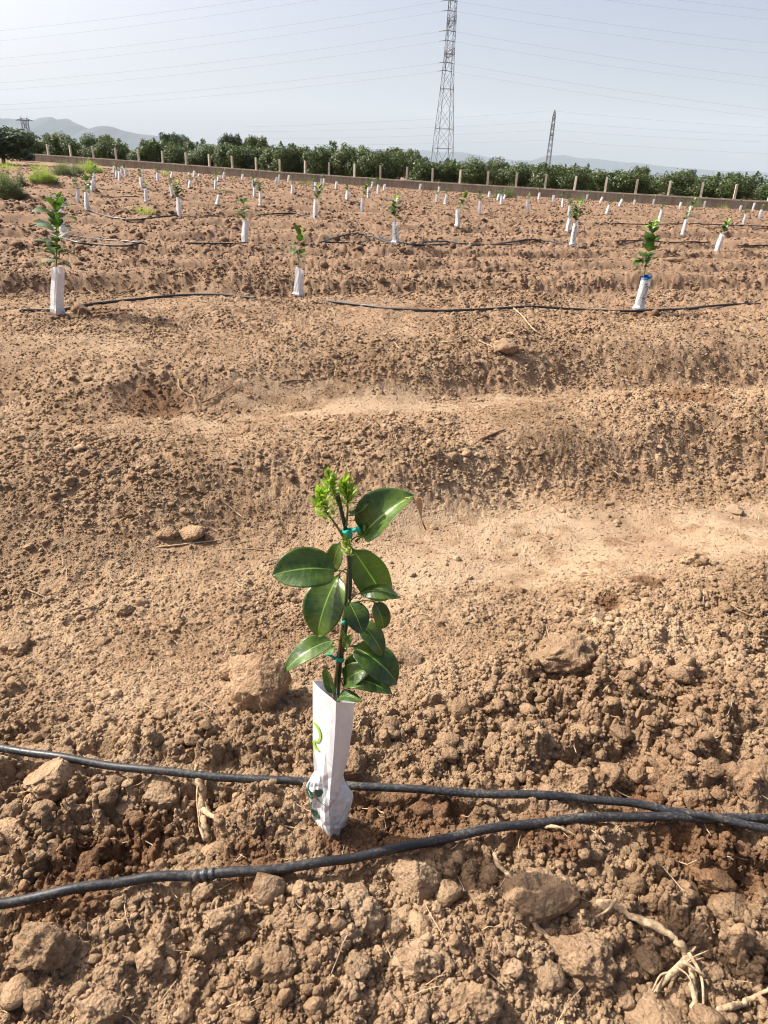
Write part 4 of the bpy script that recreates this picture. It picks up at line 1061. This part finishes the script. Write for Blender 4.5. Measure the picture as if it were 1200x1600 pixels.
def tree(name, cm, tm, loc, sc, label, cat='tree', group=None, rz=None):
    e = empty(name, loc, label, cat, group); e.rotation_euler[2] = random.uniform(0, 6.28) if rz is None else rz; e.scale = sc
    link('crown', cm, e); link('trunk', tm, e); return e
GT = 'citrus trees forming the hedge behind the wall'
HT = [(0, 216), (60, 214), (100, 212), (150, 218), (175, 211), (215, 221), (260, 222), (300, 222), (330, 220), (380, 224), (420, 226), (455, 222), (480, 232), (520, 226), (560, 232), (600, 232), (640, 233), (680, 244), (740, 247), (800, 248), (860, 252), (900, 256), (960, 259), (1010, 262), (1060, 264), (1100, 269), (1150, 268), (1200, 273), (1300, 278), (1500, 288)]
sdist = -6.0; i = 0
while sdist < L1+13:
    c = W0[:2]+tdir*sdist-nrm2*2.3+np.array([random.uniform(-.45, .45), random.uniform(-.4, .4)])
    zg = float(np.interp(c[0], WX, WT))-.62; d = np.array([c[0], c[1], 1.4])-CAM
    # picture column -> height of the hedge there
    def proj(p):
        q = np.array(p)-CAM; zc = np.dot(q, F); return 600+FPX*np.dot(q, RR)/zc, 800-FPX*np.dot(q, UU)/zc
    px, _ = proj((c[0], c[1], 1.5)); ty = float(np.interp(px, [a for a, _ in HT], [b for _, b in HT]))
    top = at(px, ty, c[1])[2]-zg; top = max(1.6, top+random.choice((-.35, -.15, -.05, 0, .1, .15, .35))); k = i % 6
    tree('citrus_tree', CIT[(i*5+2) % 6][0], CIT[(i*5+2) % 6][1], (c[0], c[1], zg-.1), (random.uniform(1.05, 1.4), 1.15, top/2.42), 'dense green citrus tree standing %s from the left directly behind the wall' % ORD[min(i+1, 47)], 'tree', GT)
    # the row behind
    c2 = c-nrm2*3.6+tdir*.9; tree('citrus_tree', CIT[(i*7+1) % 6][0], CIT[(i*7+1) % 6][1], (c2[0], c2[1], zg-.1), (1.05, 1.05, (top+random.uniform(-.1, .2))/2.42), 'citrus tree of the second orchard row, %s from the left' % ORD[min(i+1, 47)], 'tree', 'citrus trees of the second orchard row')
    sdist += random.uniform(1.8, 2.5); i += 1
# bigger trees beyond the hedge : px, top py, distance, half-width px, dark, label
def round_lobes(seed, n=16, sx=.8, sz=.8):
    r = random.Random(seed); L = []
    for k in range(n):
        a = r.uniform(0, 6.28); q = r.uniform(.1, .78)**.8; z_ = r.uniform(-.75, .8)
        L.append((math.cos(a)*q*sx*(1-.35*abs(z_)), math.sin(a)*q*sx, 1.25+z_*sz*.8, r.uniform(.22, .40)))
    return L
RND = [(crown_mesh(300+k, round_lobes(k+3), 6500, .055, M_DARKTREE if k < 3 else M_TREE), trunk_mesh(30+k, 1.9, .06, 6, .5)) for k in range(5)]
CON = (crown_mesh(330, [(0, 0, .5+.22*k, .42*(1-k/9)+.05) for k in range(8)], 2600, .05, M_TREE), trunk_mesh(40, 2.0, .05, 3, .15))
BT = [(262, 206, 120, 15, 0, 'dark round treetop left of centre above the hedge'), (278, 207, 122, 11, 1, 'dark treetop right beside the dark round one'), (291, 211, 118, 9, 2, 'small dark treetop right of the dark pair'),
 (357, 208, 110, 14, 1, 'dark broad treetop above the eleventh post'), (372, 210, 112, 10, 2, 'dark treetop touching the broad one on its right'), (388, 214, 140, 9, 0, 'hazy treetop between the dark broad and the loose one'),
 (403, 209, 100, 16, 3, 'loose olive green treetop left of the conifer-like one'), (418, 222, 104, 12, 4, 'lower rounded treetop beside the loose olive one'),
 (168, 208, 90, 18, 4, 'green rounded treetop above the left hedge'), (82, 208, 95, 12, 1, 'small dark treetop near the left pylon'), (2, 193, 50, 46, 0, 'big dark tree at the left edge beside the track'), (-30, 192, 48, 38, 1, 'dark tree cut by the left edge of the picture'),
 (625, 228, 70, 26, 3, 'bright green round tree left of the large pylon'), (645, 229, 72, 18, 4, 'bright green tree nearest the large pylon'), (1008, 257, 75, 13, 3, 'single rounded tree rising from the right hedge'),
 (1085, 266, 70, 16, 2, 'dark tree top in the right hedge'), (30, 222, 62, 22, 2, 'dark low tree at the end of the wall')]
for px, ty, Y, hw, k, lab in BT:
    p = at(px, 240, Y); zt = at(px, ty, Y)[2]; zg = .5 if px < 500 else -.3
    hw_m = hw*np.dot(p-CAM, F)/FPX; H = zt-zg
    tree('broadleaf_tree' if k < 3 else 'orchard_tree', RND[k][0], RND[k][1], (p[0], Y, zg), (hw_m/.78, hw_m/.78, H/2.08), lab)
CB = [(455, 221, 62, 14, 'pointed leafy tree rising from the hedge left of centre'), (520, 217, 62, 18, 'tall spiky tree rising above the fifteenth post'), (538, 220, 63, 12, 'spiky tree directly right of the tallest hedge tree'), (565, 224, 64, 13, 'pointed tree with loose top left of the bright round tree'),
      (188, 214, 70, 10, 'thin pointed tree in the left hedge'), (318, 214, 70, 12, 'pointed pale tree left of the dark broad treetop'), (700, 244, 60, 9, 'small pointed tree at the foot of the large pylon'), (922, 253, 66, 7, 'small pointed treetop right of the slender pylon')]
for px, ty, Y, hw, lab in CB:
    p = at(px, 240, Y); zt = at(px, ty, Y)[2]; zg = float(np.interp(p[0], WX, WT))-.7; H = zt-zg; hw_m = hw*np.dot(p-CAM, F)/FPX
    tree('pointed_tree', CON[0], CON[1], (p[0], Y, zg), (hw_m/.42, hw_m/.42, H/2.25), lab)

# ---------------------------------------------------------------- weeds
def weed_mesh(seed, n, H, spread, m, blade=.012, seg=4, leafy=False):
    r = random.Random(seed); V = []; Fq = []
    for k in range(n):
        a = r.uniform(0, 6.28); q = spread*math.sqrt(r.random()); out = r.uniform(.1, .6); h = H*r.uniform(.45, 1.1)*(1.02-.80*(q/spread)**1.8)*(.75+.5*abs(math.sin(a*1.7+seed)))
        b = np.array([math.cos(a)*q, math.sin(a)*q, -.03]); dr = np.array([math.cos(a), math.sin(a), 0])*out*spread*.5
        sd_ = np.array([math.cos(a+1.57+r.uniform(-1, 1)), math.sin(a+1.57), 0])*blade*r.uniform(.6, 1.4)
        o_ = len(V)
        for s_ in range(seg+1):
            t = s_/seg; c = b+dr*t*t+np.array([r.uniform(-.01, .01), r.uniform(-.01, .01), h*t]); w_ = (1-t*.85)
            V += [c-sd_*w_, c+sd_*w_]
        for s_ in range(seg): Fq.append((o_+2*s_, o_+2*s_+1, o_+2*s_+3, o_+2*s_+2))
        if leafy:
            for q_ in range(6):
                t = r.uniform(.3, 1); c = b+dr*t*t+np.array([0, 0, h*t]); d = np.array([r.gauss(0, 1), r.gauss(0, 1), r.gauss(0, .6)]); d /= np.linalg.norm(d)
                e_ = np.cross(d, [0, 0, 1]); L_ = .05*H/.5; o_ = len(V)
                V += [c, c+d*L_*.5+e_*L_*.18, c+d*L_, c+d*L_*.5-e_*L_*.18]; Fq.append((o_, o_+1, o_+2, o_+3))
    return mesh_np('foliage', np.array(V), np.array(Fq), m, smooth=False)
def weed(name, px, py, hw, hpx, m, label, n=500, leafy=True, blade=.008, gid=None):
    p = hit(px, py); zc = np.dot(p-CAM, F); H = hpx*p[1]/1337*1.15; sp = hw*zc/FPX
    o = link(name, weed_mesh(int(px), n, H, sp, m, blade, 4, leafy), loc=(p[0], p[1], p[2])); tag(o, label, 'weed', gid)
weed('weed_bush', 12, 307, 24, 38, M_WEEDG, 'grey green feathery bush at the left edge of the field', 900)
weed('weed_bush', 34, 290, 9, 24, M_SAPF, 'dark leafy weed behind the feathery bush', 160)
weed('weed_bush', 5, 290, 12, 26, M_SAPF, 'dark leafy weed at the left edge of the picture', 160)
weed('weed_bush', 68, 283, 20, 22, M_WEED, 'yellow green bush beside the dirt track', 800)
weed('weed_bush', 100, 274, 18, 22, M_WEEDG, 'grey green grassy weed between the two yellow bushes', 600)
weed('weed_bush', 140, 270, 20, 20, M_WEED, 'yellow green grass clump nearest the wall at left', 700)
weed('weed_bush', 118, 272, 12, 22, M_WEEDG, 'tall seeded weed left of the grass clump', 250)
weed('grass_tuft', 222, 332, 24, 13, M_WEED, 'low yellow green grass patch among the left saplings', 260, True, .006)
weed('weed_bush', 795, 309, 11, 22, M_WEEDG, 'tall dusty weed against the wall right of centre', 200)
weed('weed_bush', 775, 309, 7, 16, M_WEEDG, 'low dusty weed left of the tall wall weed', 100)
weed('weed_bush', 478, 288, 14, 12, M_WEEDG, 'wispy weed against the wall left of centre', 160)
weed('weed_bush', 258, 274, 8, 10, M_WEED, 'dry brown weed by the left part of the wall', 120)
weed('weed_bush', 1085, 323, 14, 18, M_WEEDG, 'dusty weed against the wall at the right', 160)
weed('weed_bush', 1165, 326, 14, 18, M_WEEDG, 'green weed against the wall at the far right', 160)
weed('weed_bush', 1130, 326, 9, 8, M_WEED, 'low bright weed at the wall foot on the right', 100)
weed('weed_bush', 905, 314, 12, 14, M_WEEDG, 'thin weed against the wall beyond the printed guards', 90)
weed('weed_bush', 8, 262, 22, 12, M_WEED, 'pale dry grass under the big dark tree', 300, False)
weed('weed_bush', 60, 262, 22, 8, M_WEED, 'pale dry grass along the dirt track', 300, False)

# ---------------------------------------------------------------- pylons and wires
def lattice(name, px, Y, levels, rot, label, arms=(), barw=.09, zbase=-3.0, arm_dir=None, flat=False):
    """levels: (picture y or None, half diagonal in px)"""
    base = at(px, 265, Y); o = empty(name, (base[0], Y, zbase), label, 'pylon', 'lattice pylons on the plain')
    zc = float(np.dot(base-CAM, F)); L = []
    for (yy, hp) in levels:
        z_ = at(px, yy, Y)[2]-zbase if yy is not None else 0
        L.append((z_, hp*zc/FPX))
    def corner(z_, h, k): a = rot+math.pi/2*k; return np.array([math.cos(a)*h, math.sin(a)*h, z_])
    for k in range(4):
        mb = MB(); mb.tube([corner(z_, h, k) for z_, h in L], barw, 4); mb.build('leg', M_STEEL, o)
    mb = MB()
    for i in range(len(L)-1):
        (z0, h0), (z1, h1) = L[i], L[i+1]
        n = max(1, round((z1-z0)/(1.25*(h0+h1))))
        for s_ in range(n):
            a0 = s_/n; a1 = (s_+1)/n; za = z0+(z1-z0)*a0; zb_ = z0+(z1-z0)*a1; ha = h0+(h1-h0)*a0; hb = h0+(h1-h0)*a1
            for k in range(4):
                mb.tube([corner(za, ha, k), corner(zb_, hb, k+1)], barw*.55, 4, False)
                mb.tube([corner(za, ha, k+1), corner(zb_, hb, k)], barw*.55, 4, False)
        for k in range(4): mb.tube([corner(z1, h1, k), corner(z1, h1, k+1)], barw*.8, 4, False)
    mb.build('bracing', M_STEEL, o, smooth=False)
    tips = []
    for (yy, length, hp) in arms:
        z_ = at(px, yy, Y)[2]-zbase; hh = hp*zc/FPX
        for sgn in (-1, 1):
            ad = arm_dir if arm_dir is not None else np.array([0, 1.0, 0]); tip = ad*length*sgn+np.array([0, 0, z_]); pr = np.array([ad[1], -ad[0], 0])
            mb = MB()
            for q in (-1, 1):
                r0 = np.array([0, 0, z_])+pr*hh*q+ad*hh*.5*sgn; r1 = r0+np.array([0, 0, 1.6])
                mb.tube([r0, tip], barw*.8, 4); mb.tube([r1, tip], barw*.7, 4)
                for s_ in range(1, 4):
                    t_ = s_/4; mb.tube([r0*(1-t_)+tip*t_, r1*(1-t_)+tip*t_], barw*.5, 4, False)
            r0 = np.array([0, 0, z_])+pr*hh; r1 = np.array([0, 0, z_])-pr*hh
            for s_ in range(4): t_ = s_/4; mb.tube([r0*(1-t_)+tip*t_, r1*(1-t_)+tip*t_], barw*.5, 4, False)
            ar = mb.build('cross_arm', M_STEEL, o, smooth=False)
            tips.append(tip+np.array(o.location))
    return o, tips
Yp = 235.0
pyl, tips = lattice('lattice_pylon', 690, Yp, [(None, 20.5), (232, 18.0), (201, 15.8), (139, 11.2), (84, 8.2), (32, 7.4), (-18, 6.4), (-60, 5.2), (-100, 1.0)], math.radians(24),
    'tall lattice steel pylon rising out of the top of the picture', [(84, 8.5, 7.5), (34, 8.5, 6.8), (-16, 8.5, 6)], .085)
# lean column centre: the pylon is vertical in the world, its picture lean comes from the camera
def wire(pa, px1, py1, label, rad, k=2.6e-4, ext=1.9, group='overhead power wires'):
    """from the point pa through the picture point (px1,py1), staying in the vertical plane y = pa.y"""
    q = at(px1, py1, pa[1]); X = q[0]-pa[0]; dz = q[2]-pa[2]; s1 = dz/X-k*abs(X)*(1 if X > 0 else -1)
    P = []; n = 26
    for i in range(n+1):
        x = X*ext*i/n; P.append((x, 0, s1*x+k*x*x))
    mb = MB(); mb.tube(P, rad, 4); o = mb.build('power_line', M_WIRE, loc=tuple(pa)); tag(o, label, 'wire', group)
LV_ = [('lowest', 97, 164, 171.6, 110, 172, 183.5), ('middle', 47.5, 129.5, 122, 63, 140.6, 134.6), ('upper', 0, 91.6, 67.5, 16, 104, 83), ('topmost', -50, 48, 16, -36, 64, 30)]
for nm, ya, la, ra, yb, lb, rb in LV_:
    for (yt, yl, yr, Yw, wh) in ((ya, la, ra, Yp-8.5, 'near'), (yb, lb, rb, Yp+8.5, 'far')):
        c = at(699-(yt-50)*.06, yt, Yw)
        if nm != 'topmost':
            mb = MB(); mb.tube([(-2.2, 0, -.25), (0, 0, 0), (2.2, 0, -.25)], .10, 6); mb.tube([(0, 0, 0), (0, 0, 3.0)], .07, 6); st = mb.build('insulator_string', M_INSUL, loc=tuple(c))
            st.parent = pyl; st.location = tuple(c-np.array(pyl.location))
        rad_ = .018
        wire(c, 0, yl, '%s %s side wire running left from the large pylon' % (nm, wh), rad_)
        wire(c, 1200, yr, '%s %s side wire running right from the large pylon' % (nm, wh), rad_)
Y2 = 620.0
p2, t2 = lattice('lattice_pylon', 855, Y2, [(None, 5.0), (250, 4.2), (212, 3.2), (198, 3.0), (184, 2.6), (176, 1.6), (171, .2)], math.radians(20), 'slender lattice pylon far off above the right hedge', [(211, 6, 2.8), (198, 6, 2.6), (185, 6, 2.4)], .20, -6)
for (yt, yl, yr, lab) in ((173, 192, 200, 'top earth'), (190, 203, 212, 'upper'), (203, 215, 222, 'middle'), (219, 226, 240, 'lower')):
    c = at(861-(yt-172)*.12, yt, Y2)
    wire(c, 560, yl, '%s wire running left from the slender far pylon' % lab, .045, 1e-4, 1.6); wire(c, 1200, yr, '%s wire running right from the slender far pylon' % lab, .045, 1e-4, 1.5)
Y3 = 560.0
lattice('lattice_pylon', 51.5, Y3, [(None, 8.0), (238, 6.5), (212, 5.4), (196, 5.0), (188, 5.6)], math.radians(40), 'distant wide armed pylon before the hills at the left', [(189, 6.2, 3)], .22, -4, np.array([1.0, .0, 0]))
lw = at(50, 189, Y3)
mb = MB()
zt = at(51.5, 188, Y3)[2]
for sx in (-1.9, 1.9): mb.tube([(sx, 0, 0), (sx*1.3, 0, 2.4)], .16, 4)
pk = mb.build('earth_peak', M_STEEL, smooth=False); pk.location = (0, 0, zt+4); pk.parent = bpy.data.objects['lattice_pylon.002']

# ---------------------------------------------------------------- hills
def hills(name, prof, Y, depth, seed):
    """prof: (px, top py); a ridge with real depth, height from the skyline"""
    xs = np.linspace(prof[0][0], prof[-1][0], 260); ty = np.interp(xs, [a for a, _ in prof], [b for _, b in prof]); V = []; m_ = 26
    for j in range(m_+1):
        t = j/m_; s_ = t*2-1; prf = (1-abs(s_)**1.15)
        for i, px in enumerate(xs):
            top = at(px, ty[i], Y); h = top[2]+20
            n_ = float(vn2(np.array([i*.11]), np.array([j*.45]), seed)[0]-.5)+.5*float(vn2(np.array([i*.3]), np.array([j*.9]), seed+3)[0]-.5)
            hh = h*prf*(1+(.28*n_ if abs(s_) > .04 else 0))-60*(1-prf)
            V.append((top[0]*(1+.0*t), Y+s_*depth+n_*depth*.12*(abs(s_) > .04), hh-20))
    n = len(xs); idx = np.arange((m_+1)*n).reshape(m_+1, n)
    Q_ = np.stack([idx[:-1, :-1], idx[:-1, 1:], idx[1:, 1:], idx[1:, :-1]], -1).reshape(-1, 4)
    o = link(name, mesh_np(name, np.array(V), Q_, M_HILL)); tag(o, kind='structure')
hills('hills', [(-500, 225), (-300, 205), (-120, 188), (-40, 183), (0, 185), (20, 187), (45, 188), (70, 188), (88, 187), (100, 191), (120, 196), (143, 202), (155, 198), (168, 197), (178, 199), (192, 204), (215, 209), (243, 212), (280, 218), (330, 226), (400, 236), (460, 252)], 7500, 1500, 3)
hills('hills', [(200, 246), (300, 240), (400, 230), (430, 229), (460, 229), (480, 232), (520, 236), (560, 234), (600, 233), (640, 233), (665, 236), (690, 239), (715, 237), (730, 239), (760, 245), (800, 250), (830, 251), (850, 244), (880, 242), (905, 247), (930, 248), (970, 253), (1010, 257), (1050, 261), (1090, 264), (1130, 267), (1180, 267), (1200, 270), (1300, 272), (1500, 290), (1700, 305)], 11500, 2000, 9)

# ---------------------------------------------------------------- haze
hz = MB(); hz.box((-16000, -600, -120), (16000, 22000, 1500)); hm = bpy.data.materials.new('haze_air'); hm.use_nodes = True
t = hm.node_tree; t.nodes.clear(); out = t.nodes.new('ShaderNodeOutputMaterial'); pv = t.nodes.new('ShaderNodeVolumePrincipled')
pv.inputs['Color'].default_value = (.77, .88, .98, 1); pv.inputs['Density'].default_value = 6.0e-5; pv.inputs['Anisotropy'].default_value = .0
t.links.new(pv.outputs[0], out.inputs['Volume'])
ho = hz.build('haze', hm, smooth=False); tag(ho, kind='stuff')
